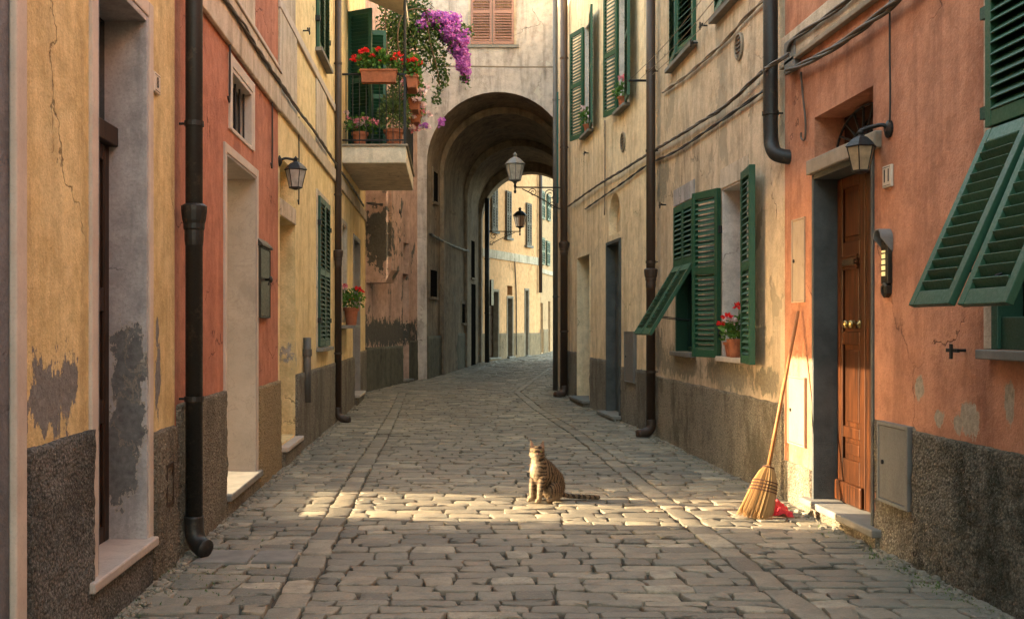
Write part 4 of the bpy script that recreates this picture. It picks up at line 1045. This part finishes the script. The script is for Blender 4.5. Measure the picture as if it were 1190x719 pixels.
# ---------------------------------------------------------------- wall fittings
def boxthing(name, label, cat, fr, x0, x1, h0, h1, d, mat, door=True, group=None, knob=True, rim=.012):
    a, b = sorted((fr.s(x0), fr.s(x1)))
    rt = thing(name, label, cat, fr.P((a + b) / 2, 0, h0), group)
    m = MB(); m.box(fr.M, a, a + rim, 0, d, h0, h1); m.box(fr.M, b - rim, b, 0, d, h0, h1); m.box(fr.M, a + rim, b - rim, 0, d - .001, h0, h0 + rim); m.box(fr.M, a + rim, b - rim, 0, d - .001, h1 - rim, h1)
    m.build('frame', mat, rt, bevel=.003)
    dd = fbox(fr, a + rim + .003, b - rim - .003, -.01, d - .006, h0 + rim + .003, h1 - rim - .003).build('door', mat, rt, bevel=.003)
    if knob: MB().lathe(Matrix.Translation(fr.P(lerp(a, b, .82), d - .008, lerp(h0, h1, .5))) @ fr.n.to_track_quat('Z', 'Y').to_matrix().to_4x4(), [(.014, 0), (.014, .01), (.006, .012)], 10).build('lock', M['iron'], dd)
    return rt
boxthing('panel', 'tall beige meter panel set in the terracotta wall left of the wooden door', 'meter panel', FR, 921, 936, FR.h(921, 352), FR.h(921, 256), .012, M['beige_metal'])
boxthing('panel', 'low cream meter panel behind the broom', 'meter panel', FR, 918, 938, FR.h(918, 514), FR.h(918, 436), .024, M['cream_metal'])
rt = boxthing('cabinet', 'grey metal cabinet let into the roughcast base right of the wooden door', 'meter cabinet', FR, 1027, 1063, .305, .80, .045, M['steel'], rim=.022)
boxthing('cabinet', 'narrow grey meter box on the cream wall beside the dark downpipe', 'meter cabinet', FJ, 729, 740, FJ.h(735, 444), FJ.h(735, 385), .05, M['steel'])
rt = boxthing('letter_box', 'tall narrow black iron letter box on the brick red wall', 'letter box', FL, 298, 309.5, 1.46, 2.08, .04, M['bronze'])
a, b = FL.s(298), FL.s(309.5)
m = MB(); m.add([FL.P(a - .03, 0, 2.08), FL.P(b + .03, 0, 2.08), FL.P(b + .03, .06, 2.08), FL.P(a - .03, .06, 2.08), FL.P(a - .03, 0, 2.16), FL.P(b + .03, 0, 2.16), FL.P(b + .03, .055, 2.10), FL.P(a - .03, .055, 2.10)], [(3, 2, 1, 0), (4, 5, 6, 7), (0, 1, 5, 4), (1, 2, 6, 5), (2, 3, 7, 6), (3, 0, 4, 7)]); m.build('cap', M['bronze'], rt, bevel=.004)
MB().lathe(Matrix.Translation(FL.P((a + b) / 2, .035, 1.80)) @ FL.n.to_track_quat('Z', 'Y').to_matrix().to_4x4(), [(.012, 0), (.012, .03), (.028, .035), (.03, .055), (.01, .065)], 10).build('knob', M['bronze'], rt, smooth=True)
# intercom
rt = thing('intercom', 'hooded black intercom with small lit name tags on the terracotta wall', 'intercom', FR.P(FR.s(1033), 0, 1.55))
a, h0, h1 = FR.s(1033), FR.h(1033, 330), FR.h(1033, 282)
fbox(FR, a - .05, a + .05, 0, .03, h0, h1 + .06).build('panel', M['bronze'], rt, bevel=.006)
MB().add([FR.P(a - .05, .0, h0), FR.P(a + .05, 0, h0), FR.P(a + .05, .03, h0), FR.P(a - .05, .03, h0), FR.P(a - .03, .0, h0 - .09), FR.P(a + .03, 0, h0 - .09), FR.P(a + .03, .024, h0 - .09), FR.P(a - .03, .024, h0 - .09)], [(0, 1, 2, 3), (7, 6, 5, 4), (0, 4, 5, 1), (1, 5, 6, 2), (2, 6, 7, 3), (3, 7, 4, 0)]) 
hd = MB(); N = 14
for i in range(N):
    for q in (0,):
        t0, t1 = math.pi * i / N, math.pi * (i + 1) / N
        c = lambda t, r, d: FR.P(a + r * math.cos(t), d, h1 + .03 + r * .95 * math.sin(t))
        hd.quad(c(t0, .058, 0), c(t1, .058, 0), c(t1, .058, .075), c(t0, .058, .075)); hd.quad(c(t0, .050, 0), c(t1, .050, 0), c(t1, .050, .075), c(t0, .050, .075)); hd.quad(c(t0, .058, .075), c(t1, .058, .075), c(t1, .050, .075), c(t0, .050, .075))
for sg in (-1, 1):
    hd.add([FR.P(a + sg * .058, 0, h1 + .03), FR.P(a + sg * .058, .075, h1 + .03), FR.P(a + sg * .058, 0, h1 - .06), FR.P(a + sg * .050, 0, h1 + .03), FR.P(a + sg * .050, .075, h1 + .03), FR.P(a + sg * .050, 0, h1 - .06)], [(0, 1, 2), (3, 5, 4), (0, 3, 4, 1), (1, 4, 5, 2)])
hd.build('hood', M['steel'], rt, merge=1e-4)
MB().lathe(Matrix.Translation(FR.P(a, 0, h0 - .035)) @ FR.n.to_track_quat('Z', 'Y').to_matrix().to_4x4(), [(.05, 0), (.05, .03), (.04, .036), (.022, .038), (.02, .03)], 6, rot=math.pi / 6).build('base', M['bronze'], rt)
for i in range(5): fbox(FR, a - .018, a + .03, .03, .034, h0 + .05 + i * .036, h0 + .05 + i * .036 + (.026 if i < 4 else .012)).build('name_tag', M['glow'], rt)
for i in range(3): fbox(FR, a - .018, a + .03, .03, .034, h0 + .24 + i * .03, h0 + .25 + i * .03).build('speaker_slot', M['ink'], rt)
# house numbers
def plate(label, fr, x, y, w, h, text, size):
    s_, hh = fr.at(x, y)
    rt = thing('house_number', label, 'house number', fr.P(s_, 0, hh - h / 2), 'house numbers')
    fbox(fr, s_ - w / 2, s_ + w / 2, 0, .018, hh - h / 2, hh + h / 2).build('tile', M['ceramic'], rt, bevel=.004)
    b = MB(); e = .006
    for q in ((-1, -1), (1, 1)):
        b.box(fr.M, s_ - w / 2 + .01, s_ + w / 2 - .01, .018, .0195, hh + q[0] * (h / 2 - .012) - .0015, hh + q[0] * (h / 2 - .012) + .0015)
    b.build('border', M['ink'], rt)
    cu = bpy.data.curves.new('numerals', 'FONT'); cu.body = text; cu.size = size; cu.align_x = 'CENTER'; cu.align_y = 'CENTER'; cu.extrude = .001
    tmp = bpy.data.objects.new('tmp', cu); COL.objects.link(tmp); bpy.context.view_layer.update()
    me = bpy.data.meshes.new_from_object(tmp.evaluated_get(bpy.context.evaluated_depsgraph_get())); bpy.data.objects.remove(tmp)
    xa = -fr.t if fr.n.x < 0 else fr.t          # reading direction
    xa = Vector((0, 0, 1)).cross(fr.n); z = fr.n; ya = Vector((0, 0, 1))
    p = fr.P(s_, .0195, hh); Mx = Matrix(((xa.x, ya.x, z.x, p.x), (xa.y, ya.y, z.y, p.y), (xa.z, ya.z, z.z, p.z), (0, 0, 0, 1)))
    m = MB(); m.add([Mx @ v.co for v in me.vertices], [tuple(q.vertices) for q in me.polygons]); bpy.data.meshes.remove(me)
    m.build('numerals', M['ink'], rt)
plate('pale house number tile 11 under the lantern on the terracotta wall', FR, 1033.5, 205, .125, .135, '11', .115)
plate('tiny pale house number tile on the ochre yellow wall', FL, 179.5, 97, .12, .11, '8', .085)
# vents, hooks
def vent(label, fr, x, y, r):
    s_, h = fr.at(x, y); rt = thing('wall_vent', label, 'vent', fr.P(s_, 0, h - r), 'round wall vents')
    Mx = Matrix.Translation(fr.P(s_, 0, h)) @ fr.n.to_track_quat('Z', 'Y').to_matrix().to_4x4()
    MB().lathe(Mx, [(r * .98, 0), (r, .018), (r * .82, .026), (r * .8, .004)], 22).build('rim', M['lintel'], rt, smooth=False)
    b = MB()
    for i in range(5):
        z = (i - 2) * r * .3; w = math.sqrt(max(.01, (r * .78) ** 2 - z * z)); b.box(fr.M, s_ - w, s_ + w, .006, .016, h + z - r * .07, h + z + r * .07)
    b.build('grille', M['cable'], rt)
vent('round vent on the flaking ochre wall between the cables', FR, 860, 54, .13)
vent('round vent low on the cream yellow wall under the shuttered windows', FJ, 724.5, 165, .15)
def hook(label, fr, x, y, L=.12, cat='hook'):
    s_, h = fr.at(x, y); rt = thing('wall_hook', label, cat, fr.P(s_, 0, h), 'iron shutter hooks')
    MB().tube([fr.P(s_, -.01, h), fr.P(s_, .07, h)], .009, 6).build('pin', M['iron'], rt)
    b = MB(); b.box(fr.M, s_ - L / 2, s_ + L / 2, .06, .075, h - .01, h + .01); b.build('bar', M['iron'], rt, bevel=.003)
    b = MB(); b.box(fr.M, s_ - .012, s_ + .012, .07, .082, h - .045, h + .035); b.build('catch', M['iron'], rt, bevel=.003)
hook('black iron shutter hook on the terracotta wall between cabinet and window', FR, 1122, 407, .13)
hook('iron hook beside the lower shuttered window of the flaking ochre house', FR, 774, 238, .16)
hook('iron hook under the right upper window of the flaking ochre house', FR, 822, 30, .14)
hook('iron hook beside the left upper window of the flaking ochre house', FR, 811, 50, .12)
hook('iron hook high on the left yellow wall under the upper window', FC, 352, 36, .2)
hook('iron hook beside the cream wall shutters near the far window', FJ, 684, 178, .2)
# grey stub pipe on the left yellow house
rt = thing('cable_conduit', 'short grey conduit rising from the base of the left yellow house', 'conduit', FC.P(FC.s(352), .05, .5))
a = FC.s(352); MB().tube([FC.P(a, .05, .52), FC.P(a, .05, 1.26)], .045, 10).build('pipe', M['grey_pipe'], rt, smooth=True)
MB().tube([FC.P(a, .05, 1.05), FC.P(a, .05, 1.13)], .055, 10).build('collar', M['grey_pipe'], rt)

# ---------------------------------------------------------------- awning, climber and flowers
rt = thing('awning', 'pale canvas awning over the flower balcony', 'awning', FC.P(b0 + 1.2, 0, 6.5))
aw = MB(); n = 10
for k in range(n):
    q = lambda i, d: FC.P(b0 + .12 + .95 * i / n, d, 6.96 - .42 * d - .03 * math.sin(i * 2.1) * d)
    aw.quad(q(k, 0), q(k + 1, 0), q(k + 1, 1.0), q(k, 1.0)); aw.quad(q(k, 1.0), q(k + 1, 1.0), q(k + 1, 1.0) - Vector((0, 0, .16)), q(k, 1.0) - Vector((0, 0, .16)))
o = aw.build('canvas', M['canvas'], rt, merge=1e-4); sd = o.modifiers.new('thickness', 'SOLIDIFY'); sd.thickness = .012
MB().tube([FC.P(b0 + .03, bo - .02, 4.236), FC.P(b0 + .03, bo - .02, 6.52)], .024, 8).build('post', M['iron'], rt)
fr_ = MB(); fr_.tube([FC.P(b0 + .08, 0, 6.93), FC.P(b0 + .08, 1.0, 6.51)], .012, 6); fr_.tube([FC.P(b0 + .08, 1.0, 6.51), FC.P(b0 + 1.1, 1.0, 6.51)], .012, 6); fr_.build('frame', M['iron'], rt)

def hd(n, rx, ry, z0, z1, r, m):
    return [(random.uniform(-rx, rx), random.uniform(-ry, ry), random.uniform(z0, z1), r * random.uniform(.8, 1.2), m if isinstance(m, str) else random.choice(m)) for _ in range(n)]
FG_ = 'flower pots on the balcony'
P = FC.P
potted('flower_box', 'long terracotta box of red geraniums hung on the near balcony railing', P(b0 - .07, .58, 5.17), ('box', .56, .18, .20), [(-.36, 0, .18, .085, 'red'), (-.22, -.05, .27, .085, 'red'), (.0, 0, .30, .08, 'red'), (.02, -.08, .12, .03, 'red'), (.29, 0, .22, .085, 'red'), (.24, -.06, .15, .07, 'red'), (-.1, -.08, .2, .05, 'red')], FG_, (.3, .2, 420), (.075, .065), axis=FC.n)
potted('flower_pot', 'round pot of pink geraniums on the balcony floor behind the near railing', P(b0 + .25, .26, 4.24), ('round', .13, .22), hd(10, .25, .17, .12, .32, .07, ['pink', 'pink', 'white']), FG_, (.26, .18, 240), (.065, .055))
potted('flower_pot', 'round pot with feathery green herb on the balcony floor', P(b0 + .25, .80, 4.24), ('round', .16, .26), [], FG_, (.24, .42, 1100), (.09, .026), leafmat='leaf_grey', stems=False)
potted('flower_box', 'terracotta box of salmon geraniums at the outer corner of the balcony railing', P(b0 + .25, bo + .09, 5.12), ('box', .5, .18, .19), hd(9, .12, .22, .12, .36, .085, ['red', 'red', 'pink']), FG_, (.22, .24, 380), (.07, .06), axis=FC.t)
potted('flower_box', 'terracotta box of white flowers on the outer balcony railing', P(b0 + .95, bo + .10, 4.92), ('box', .5, .18, .19), hd(20, .18, .32, -.05, .34, .085, ['white', 'white', 'pink']), FG_, (.25, .26, 420), (.07, .05), axis=FC.t)
potted('flower_box', 'terracotta box trailing pale blossom farthest along the balcony railing', P(b0 + 1.7, bo + .10, 4.86), ('box', .5, .18, .19), hd(18, .22, .34, -.3, .2, .08, ['white', 'pink', 'purple']), FG_, (.25, .26, 340), (.07, .05), axis=FC.t)
sa = (e1[0] + e1[1]) / 2
potted('flower_pot', 'single pot of red flowers on the stone ledge beyond the left downpipe', P(sa, .12, e1[2] - .04), ('round', .12, .28), hd(6, .17, .2, .12, .34, .055, ['red', 'red', 'pink']) + [(.1, .05, .08, .05, 'white')], None, (.20, .18, 200), (.07, .06))
potted('flower_pot', 'terracotta pot of red and white geraniums on the sill of the white lined window', (XR - .01, 9.98, 1.10), ('round', .085, .17), [(-.09, -.02, .20, .055, 'red'), (.0, -.10, .30, .055, 'red'), (-.12, .10, .13, .05, 'red')] + hd(7, .09, .12, .06, .20, .035, 'white'), None, (.13, .13, 170), (.05, .045))
potted('flower_pot', 'little pot tucked beside the geraniums on the white lined window sill', (XR - .0, 10.17, 1.10), ('round', .075, .14), [], None, (.10, .08, 60), (.05, .04))
sa_ = (wa[0] + wa[1]) / 2; sb_ = (wb_[0] + wb_[1]) / 2
potted('flower_pot', 'pale blooming pot on the sill of the farther upper window of the cream house', FJ.P(sa_ - .1, .04, wa[2]), ('round', .08, .12), hd(7, .12, .16, .05, .34, .05, 'white'), None, (.15, .18, 150), (.06, .045))
potted('flower_pot', 'pink flower pot on the sill of the nearer upper window of the cream house', FJ.P(sb_ - .1, .04, wb_[2]), ('round', .08, .13), hd(6, .1, .12, .1, .3, .06, 'pink'), None, (.13, .14, 120), (.06, .045))

# climbing bougainvillea between balcony and arch
rt = thing('bougainvillea', 'purple bougainvillea climbing from the balcony towards the arch facade', 'climbing plant', P(b1 - .1, .3, 4.24))
st = MB(); fo = MB(); br = MB(); rv = random.Random(5)
def vp(x, y, z): return Vector(((x - VX) * z / FPX, z, EYE - (y - VY) * z / FPX))
base_ = P(b1 - .15, .4, 4.24)
trunks = [[base_, P(b1 - .5, .5, 5.2), vp(468, 95, 20.0), vp(462, 45, 20), vp(470, 15, 20.2), vp(495, 12, 20.6), vp(520, 30, 21), vp(536, 62, 21.2), vp(540, 90, 21.2)],
          [base_, P(b1 - .3, .3, 5.4), vp(450, 85, 19.8), vp(448, 30, 19.8), vp(452, -5, 20), vp(480, -10, 20.5), vp(505, 10, 21)],
          [vp(495, 15, 20.6), vp(515, 18, 21), vp(535, 28, 21.3), vp(548, 36, 21.4)],
          [vp(495, 15, 20.6), vp(500, 50, 20.6), vp(508, 80, 20.6), vp(512, 105, 20.6)]]
for q in trunks: st.tube(smooth_path(q, 6), .022, 6, .006)
st.build('stem', M['far_door'], rt)
def cl(x, y, z, rx, ry, n, kind):
    c = vp(x, y, z); k = z / FPX
    for _ in range(n):
        u = rnd_unit() * (rv.random() ** .45); p = c + Vector((u.x * rx * k, u.y * .35, u.z * ry * k))
        if kind == 'leaf': fo.leaf(p, rnd_unit() + Vector((0, 0, -.3)), rnd_unit(), .085 * rv.uniform(.6, 1.2), .06)
        else:
            for _ in range(3): br.leaf(p, rnd_unit(), rnd_unit(), .06 * rv.uniform(.7, 1.2), .055)
for x, y, rx, ry, n in ((466, 40, 22, 40, 500), (462, 110, 12, 40, 260), (488, 55, 20, 26, 320), (458, 60, 14, 40, 330), (450, 25, 14, 26, 220), (475, 35, 18, 26, 330), (495, 30, 22, 22, 360), (470, 75, 16, 18, 170), (505, 60, 14, 34, 300), (515, 85, 9, 18, 120), (525, 45, 16, 22, 200), (540, 35, 12, 8, 60), (482, 5, 22, 14, 260), (508, 112, 7, 14, 60), (541, 92, 5, 9, 45)):
    cl(x, y, 20.4 + (x - 450) * .01, rx, ry, n, 'leaf')
for x, y, rx, ry, n in ((500, 22, 10, 9, 150), (512, 26, 12, 12, 260), (522, 38, 13, 14, 330), (532, 52, 11, 16, 300), (538, 70, 9, 15, 200), (541, 84, 6, 10, 80), (528, 24, 10, 8, 110), (490, 30, 7, 6, 40), (513, 142, 4, 5, 22), (540, 44, 7, 8, 70)):
    cl(x, y, 20.3 + (x - 450) * .01, rx, ry, n, 'br')
fo.build('foliage', M['leaf_dark'], rt, recalc=False); br.build('blossoms', M['purple'], rt, recalc=False)

# ---------------------------------------------------------------- broom and red cloth
top_ = Vector((XR - .03, 8.20, 1.50)); foot = Vector((2.30, 7.74, .0))
ax = (top_ - foot).normalized(); Lb = (top_ - foot).length
rt = thing('broom', 'straw broom with wooden handle leaning against the wall beside the doorstep', 'broom', foot)
wd = (Vector((1, -.25, 0)) - ax * Vector((1, -.25, 0)).dot(ax)).normalized(); th_ = ax.cross(wd).normalized()
MB().tube([foot + ax * .36, foot + ax * .9, top_], [.0145, .0135, .012], 10).build('handle', M['handle_wood'], rt, smooth=True)
sb = MB(); rs = random.Random(3)
def head(u, v, k):       # u,v in [-1,1] on the flat section, k 0 at the shoulder .. 1 at the tips
    w = lerp(.020, .086, min(1, k * 3.2) ** .6) + .045 * max(0, k - .3) ; t_ = lerp(.018, .034, min(1, k * 2)) + .012 * k
    return foot + ax * lerp(.40, -.0, k) + wd * (u * w - .035 * k * k) + th_ * v * t_
for i in range(620):
    a = rs.uniform(0, 2 * math.pi); q = rs.random() ** .5; u, v = q * math.cos(a), q * math.sin(a)
    e_ = rs.uniform(.86, 1.02); sw_ = rs.uniform(-.12, .12); pts = []
    for k in (0., .12, .3, .55, .8, e_):
        p = head(u * (1 + sw_ * k), v, k); p.z = max(p.z, .006); pts.append(p)
    sb.tube(pts, [.0035, .0035, .003, .0028, .0024, .0015], 4)
sb.build('straw', M['straw'], rt)
for i, k in enumerate((.30, .36, .42, .48)):
    MB().tube([head(math.cos(a) * 1.04, math.sin(a) * 1.08, k) for a in (2 * math.pi * j / 20 for j in range(21))], .0045, 5).build('binding', M['twine'], rt)
MB().tube([head(math.cos(a) * 1.1, math.sin(a) * 1.1, .03) for a in (2 * math.pi * j / 14 for j in range(15))], .006, 5).build('collar', M['twine'], rt)
rc_ = random.Random(9); cm = MB(); N = 14
cc = Vector((2.46, 7.90, 0))
for j in range(N + 1):
    for i in range(N + 1):
        u, v = i / N - .5, j / N - .5; rr = math.hypot(u, v) * 2
        z = max(.012, .13 * (1 - rr * .75) + .05 * mnoise.noise(Vector((u * 5, v * 5, 2))) + .025 * mnoise.noise(Vector((u * 11, v * 11, 7))))
        cm.v.append(cc + Vector((u * .22 + .02 * mnoise.noise(Vector((u * 6, v * 6, 1))), v * .24, z)))
for j in range(N):
    for i in range(N): cm.f.append((j * (N + 1) + i, j * (N + 1) + i + 1, (j + 1) * (N + 1) + i + 1, (j + 1) * (N + 1) + i))
o = cm.build('red_cloth', M['red_cloth'], smooth=False); sd = o.modifiers.new('thickness', 'SOLIDIFY'); sd.thickness = .006
tag(o, 'crumpled bright red cloth lying behind the straw broom', 'cloth')

# ---------------------------------------------------------------- cat
def capsule(bm, a, b, ra, rb, sq=(1, 1, 1)):
    a, b = Vector(a), Vector(b); L = (b - a).length; n = max(2, int(L / .01))
    for i in range(n + 1):
        k = i / n; m = Matrix.Translation(a.lerp(b, k)) @ Matrix.Diagonal((sq[0], sq[1], sq[2], 1))
        bmesh.ops.create_icosphere(bm, subdivisions=2, radius=lerp(ra, rb, k), matrix=m)
def cat():
    bm = bmesh.new(); C_ = lambda a, b, ra, rb, sq=(1, 1, 1): capsule(bm, a, b, ra, rb, sq)
    C_((-.092, 0, .096), (-.082, 0, .130), .097, .098, (1.05, 1, 1))           # rump
    C_((-.082, 0, .138), (-.015, 0, .215), .099, .086); C_((-.01, 0, .205), (.040, 0, .268), .092, .070)   # back, shoulders
    C_((.02, 0, .17), (.060, 0, .235), .066, .062); C_((.045, 0, .262), (.062, 0, .315), .060, .047)       # chest, neck
    for sg in (-1, 1):
        C_((.045, sg * .042, .20), (.078, sg * .040, .115), .036, .0235); C_((.078, sg * .040, .115), (.086, sg * .038, .022), .0235, .0175); C_((.086, sg * .038, .018), (.113, sg * .040, .013), .018, .0155)
        C_((-.045, sg * .078, .075), (-.015, sg * .085, .085), .066, .050, (1.1, .62, 1.05)); C_((-.02, sg * .085, .03), (.045, sg * .088, .016), .026, .018)
    tail = smooth_path([(-.15, .01, .05), (-.20, .06, .024), (-.255, .13, .020), (-.30, .185, .019), (-.335, .235, .018)], 6)
    for p, q in zip(tail[:-1], tail[1:]): C_(p, q, .0185, .018)
    # head, turned towards the camera on the neck
    H = Matrix.Translation((.070, 0, .365)) @ Matrix.Rotation(rad(CAT_HEAD), 4, 'Z')
    def S(p, r, sq): bmesh.ops.create_icosphere(bm, subdivisions=3, radius=r, matrix=H @ Matrix.Translation(p) @ Matrix.Diagonal((*sq, 1)))
    S((0, 0, 0), .051, (.98, 1.06, .90)); S((.018, 0, -.014), .036, (1, 1.25, .8)); S((.040, .012, -.018), .017, (1, 1.1, .85)); S((.040, -.012, -.018), .017, (1, 1.1, .85)); S((.040, 0, -.031), .013, (1, 1.1, .8)); S((.034, 0, .0), .014, (1.5, .8, .9))
    for sg in (-1, 1):
        S((.0, sg * .036, -.016), .020, (1, 1, .9))
        e = [(.012, sg * .010, .034), (.012, sg * .056, .016), (-.022, sg * .034, .026), (-.002, sg * .050, .100)]
        vs = [bm.verts.new(H @ Vector(p)) for p in e]
        for f in ((0, 1, 3), (1, 2, 3), (2, 0, 3), (0, 2, 1)): bm.faces.new([vs[i] for i in f])
    me = bpy.data.meshes.new('cat'); bm.to_mesh(me); bm.free()
    o = bpy.data.objects.new('tmp_cat', me); COL.objects.link(o)
    r = o.modifiers.new('r', 'REMESH'); r.mode = 'VOXEL'; r.voxel_size = .0048; r.use_smooth_shade = True
    s_ = o.modifiers.new('s', 'SMOOTH'); s_.factor = .5; s_.iterations = 5
    bpy.context.view_layer.update()
    m2 = bpy.data.meshes.new_from_object(o.evaluated_get(bpy.context.evaluated_depsgraph_get())); bpy.data.objects.remove(o)
    m2.name = 'cat'
    c = bpy.data.objects.new('cat', m2); COL.objects.link(c); c.location = CAT_LOC; c.scale = (1.08, 1.08, 1.08); c.rotation_euler = (0, 0, rad(CAT_YAW))
    tag(c, 'brown tabby cat sitting in the strip of sunlight on the cobbles', 'cat')
    # fur colour: tabby stripes round the trunk, pale chest and muzzle
    t = NT('tabby_fur'); ob = t.node('ShaderNodeTexCoord', object=c).outputs['Object']
    sx = t.node('ShaderNodeSeparateXYZ', [ob]); x_, y_, z_ = sx.outputs
    w = t.node('ShaderNodeTexWave', {'Vector': t.vmul(ob, (1, .5, .6)), 'Scale': 13, 'Distortion': 5.5, 'Detail': 3, 'Detail Scale': 2.2, 'Detail Roughness': .6}, wave_type='BANDS', bands_direction='X').outputs['Fac']
    w2 = t.node('ShaderNodeTexWave', {'Vector': ob, 'Scale': 11, 'Distortion': 4.5, 'Detail': 3, 'Detail Scale': 2.5}, wave_type='BANDS', bands_direction='Z').outputs['Fac']
    front = t.rng(x_, .02, .07); st_ = t.mix(front, w, w2)
    fn = t.noise(220, 3, .7, t.vmul(ob, (1, 1, .35)))
    base = t.mix(fn, (.105, .066, .036), (.21, .142, .082))
    c1 = t.mix(t.rng(t.math('ADD', st_, t.math('MULTIPLY', fn, .35)), .66, .50, 0, .95), base, (.030, .020, .013))
    belly = t.math('MULTIPLY', t.rng(x_, .085, .112), t.rng(t.noise(30, 3, .6, ob), .25, .55, .4, 1)); belly = t.math('MULTIPLY', belly, t.rng(z_, .37, .34))
    c1 = t.mix(belly, c1, (.36, .28, .195))
    low = t.math('MULTIPLY', t.rng(z_, .075, .03), t.rng(x_, -.12, -.02)); c1 = t.mix(t.math('MULTIPLY', low, .6), c1, (.28, .19, .105))
    t.bump(fn, .5, .004); t.done(c1, .8, spec=.2)
    m2.materials.clear(); m2.materials.append(t.m)
    # fur strands
    fu = MB(); rf = random.Random(2); vn = [(v.co.copy(), v.normal.copy()) for v in m2.vertices]
    for p, n in rf.sample(vn, min(len(vn), 7000)):
        if p.z < .012: continue
        d = (n * .7 + Vector((-.25, 0, -.75)) + rnd_unit() * .35).normalized(); sd = d.cross(n)
        if sd.length < 1e-3: continue
        sd = sd.normalized() * .0013; q = p - n * .001; L = rf.uniform(.011, .024)
        fu.add([q - sd, q + sd, q + d * L], [(0, 1, 2)])
    fme = bpy.data.meshes.new('fur'); fme.from_pydata(fu.v, [], fu.f); fme.materials.append(t.m)
    fo_ = bpy.data.objects.new('fur', fme); COL.objects.link(fo_); fo_.parent = c
    def part(nm, p, r, sq, mat):
        b = bmesh.new(); bmesh.ops.create_icosphere(b, subdivisions=3, radius=r, matrix=H @ Matrix.Translation(p) @ Matrix.Diagonal((*sq, 1)))
        me_ = bpy.data.meshes.new(nm); b.to_mesh(me_); b.free(); me_.materials.append(mat); me_.polygons.foreach_set('use_smooth', [True] * len(me_.polygons))
        q = bpy.data.objects.new(nm, me_); COL.objects.link(q); q.parent = c
    for sg in (-1, 1):
        part('eye', (.0415, sg * .0215, .006), .0095, (.6, 1.15, .75), M['cat_eye'])
        part('pupil', (.0465, sg * .0222, .006), .0055, (.4, .4, 1.1), M['ink'])
        ear = MB(); e = [(.0145, sg * .018, .040), (.0145, sg * .048, .028), (.004, sg * .047, .085)]; ear.add([H @ Vector(p) for p in e], [(0, 1, 2)])
        me_ = bpy.data.meshes.new('inner_ear'); me_.from_pydata(ear.v, [], ear.f); me_.materials.append(M['cat_pink']); q = bpy.data.objects.new('inner_ear', me_); COL.objects.link(q); q.parent = c
    part('nose', (.0570, 0, -.010), .0058, (.8, 1.1, .8), M['cat_nose'])
M['cat_eye'] = plain('cat_eye_amber', (.32, .30, .06), .15); M['cat_nose'] = plain('cat_nose_leather', (.20, .07, .05), .5); M['cat_pink'] = plain('cat_ear_skin', (.36, .21, .14), .7)
CAT_LOC = (.83, 8.53, .004); CAT_YAW = 222; CAT_HEAD = 50
cat()

# ---------------------------------------------------------------- loose matter on the ground
mb = MB(); rq = random.Random(21)
def pebble(x, y, r):
    z = gz(y) + .002; n = 6; a0 = rq.random() * 6
    o = len(mb.v)
    for k, (q, h) in enumerate(((1., -.3), (.95, .25), (.5, .7))):
        for j in range(n): a = a0 + 2 * math.pi * j / n; mb.v.append(Vector((x + math.cos(a) * r * q * rq.uniform(.75, 1.2), y + math.sin(a) * r * q * rq.uniform(.75, 1.2), z + h * r)))
    for k in range(2):
        for j in range(n): mb.f.append((o + k * n + j, o + k * n + (j + 1) % n, o + (k + 1) * n + (j + 1) % n, o + (k + 1) * n + j))
    mb.f.append(tuple(o + 2 * n + j for j in range(n)))
for _ in range(1500):
    y = 3 + 19 * rq.random() ** 1.5
    e = abs(rq.gauss(0, .05))
    x = (piece(BL, y) + .05 + e) if rq.random() < .5 else (piece(BR, y) - .05 - e)
    pebble(x, y, rq.uniform(.004, .016) if rq.random() < .9 else rq.uniform(.015, .03))
tag(mb.build('grit', M['cobble'], recalc=False), 'grit and small stones gathered along the feet of the walls', 'grit', kind='stuff')
mb = MB()
for (cx, cy, sx_, sy_, n) in ((2.66, 6.1, .05, .5, 420), (2.66, 5.4, .05, .4, 200), (-1.35, 6.0, .18, .4, 260), (-1.5, 4.5, .04, .6, 200), (2.64, 9.5, .04, 1.4, 160)):
    for _ in range(n):
        x = rq.gauss(cx, sx_); y = rq.gauss(cy, sy_); mb.leaf((min(max(x, XL + .04), XR - .05), y, gz(y) - .012), Vector((rq.gauss(0, .6), rq.gauss(0, .6), 1)), rnd_unit(), rq.uniform(.012, .032), .008)
tag(mb.build('moss', M['leaf_grey'], recalc=False), 'low moss and weeds in the joints beside the walls', 'moss', kind='stuff')
for x0, x1, y0, y1 in ((-1.44, -1.12, 6.28, 6.62), (-1.10, -.86, 6.30, 6.60)):
    tag(MB().box(Matrix.Identity(4), x0, x1, y0, y1, -.05, .012).build('drain_slab', M['sill'], bevel=.008), kind='structure')
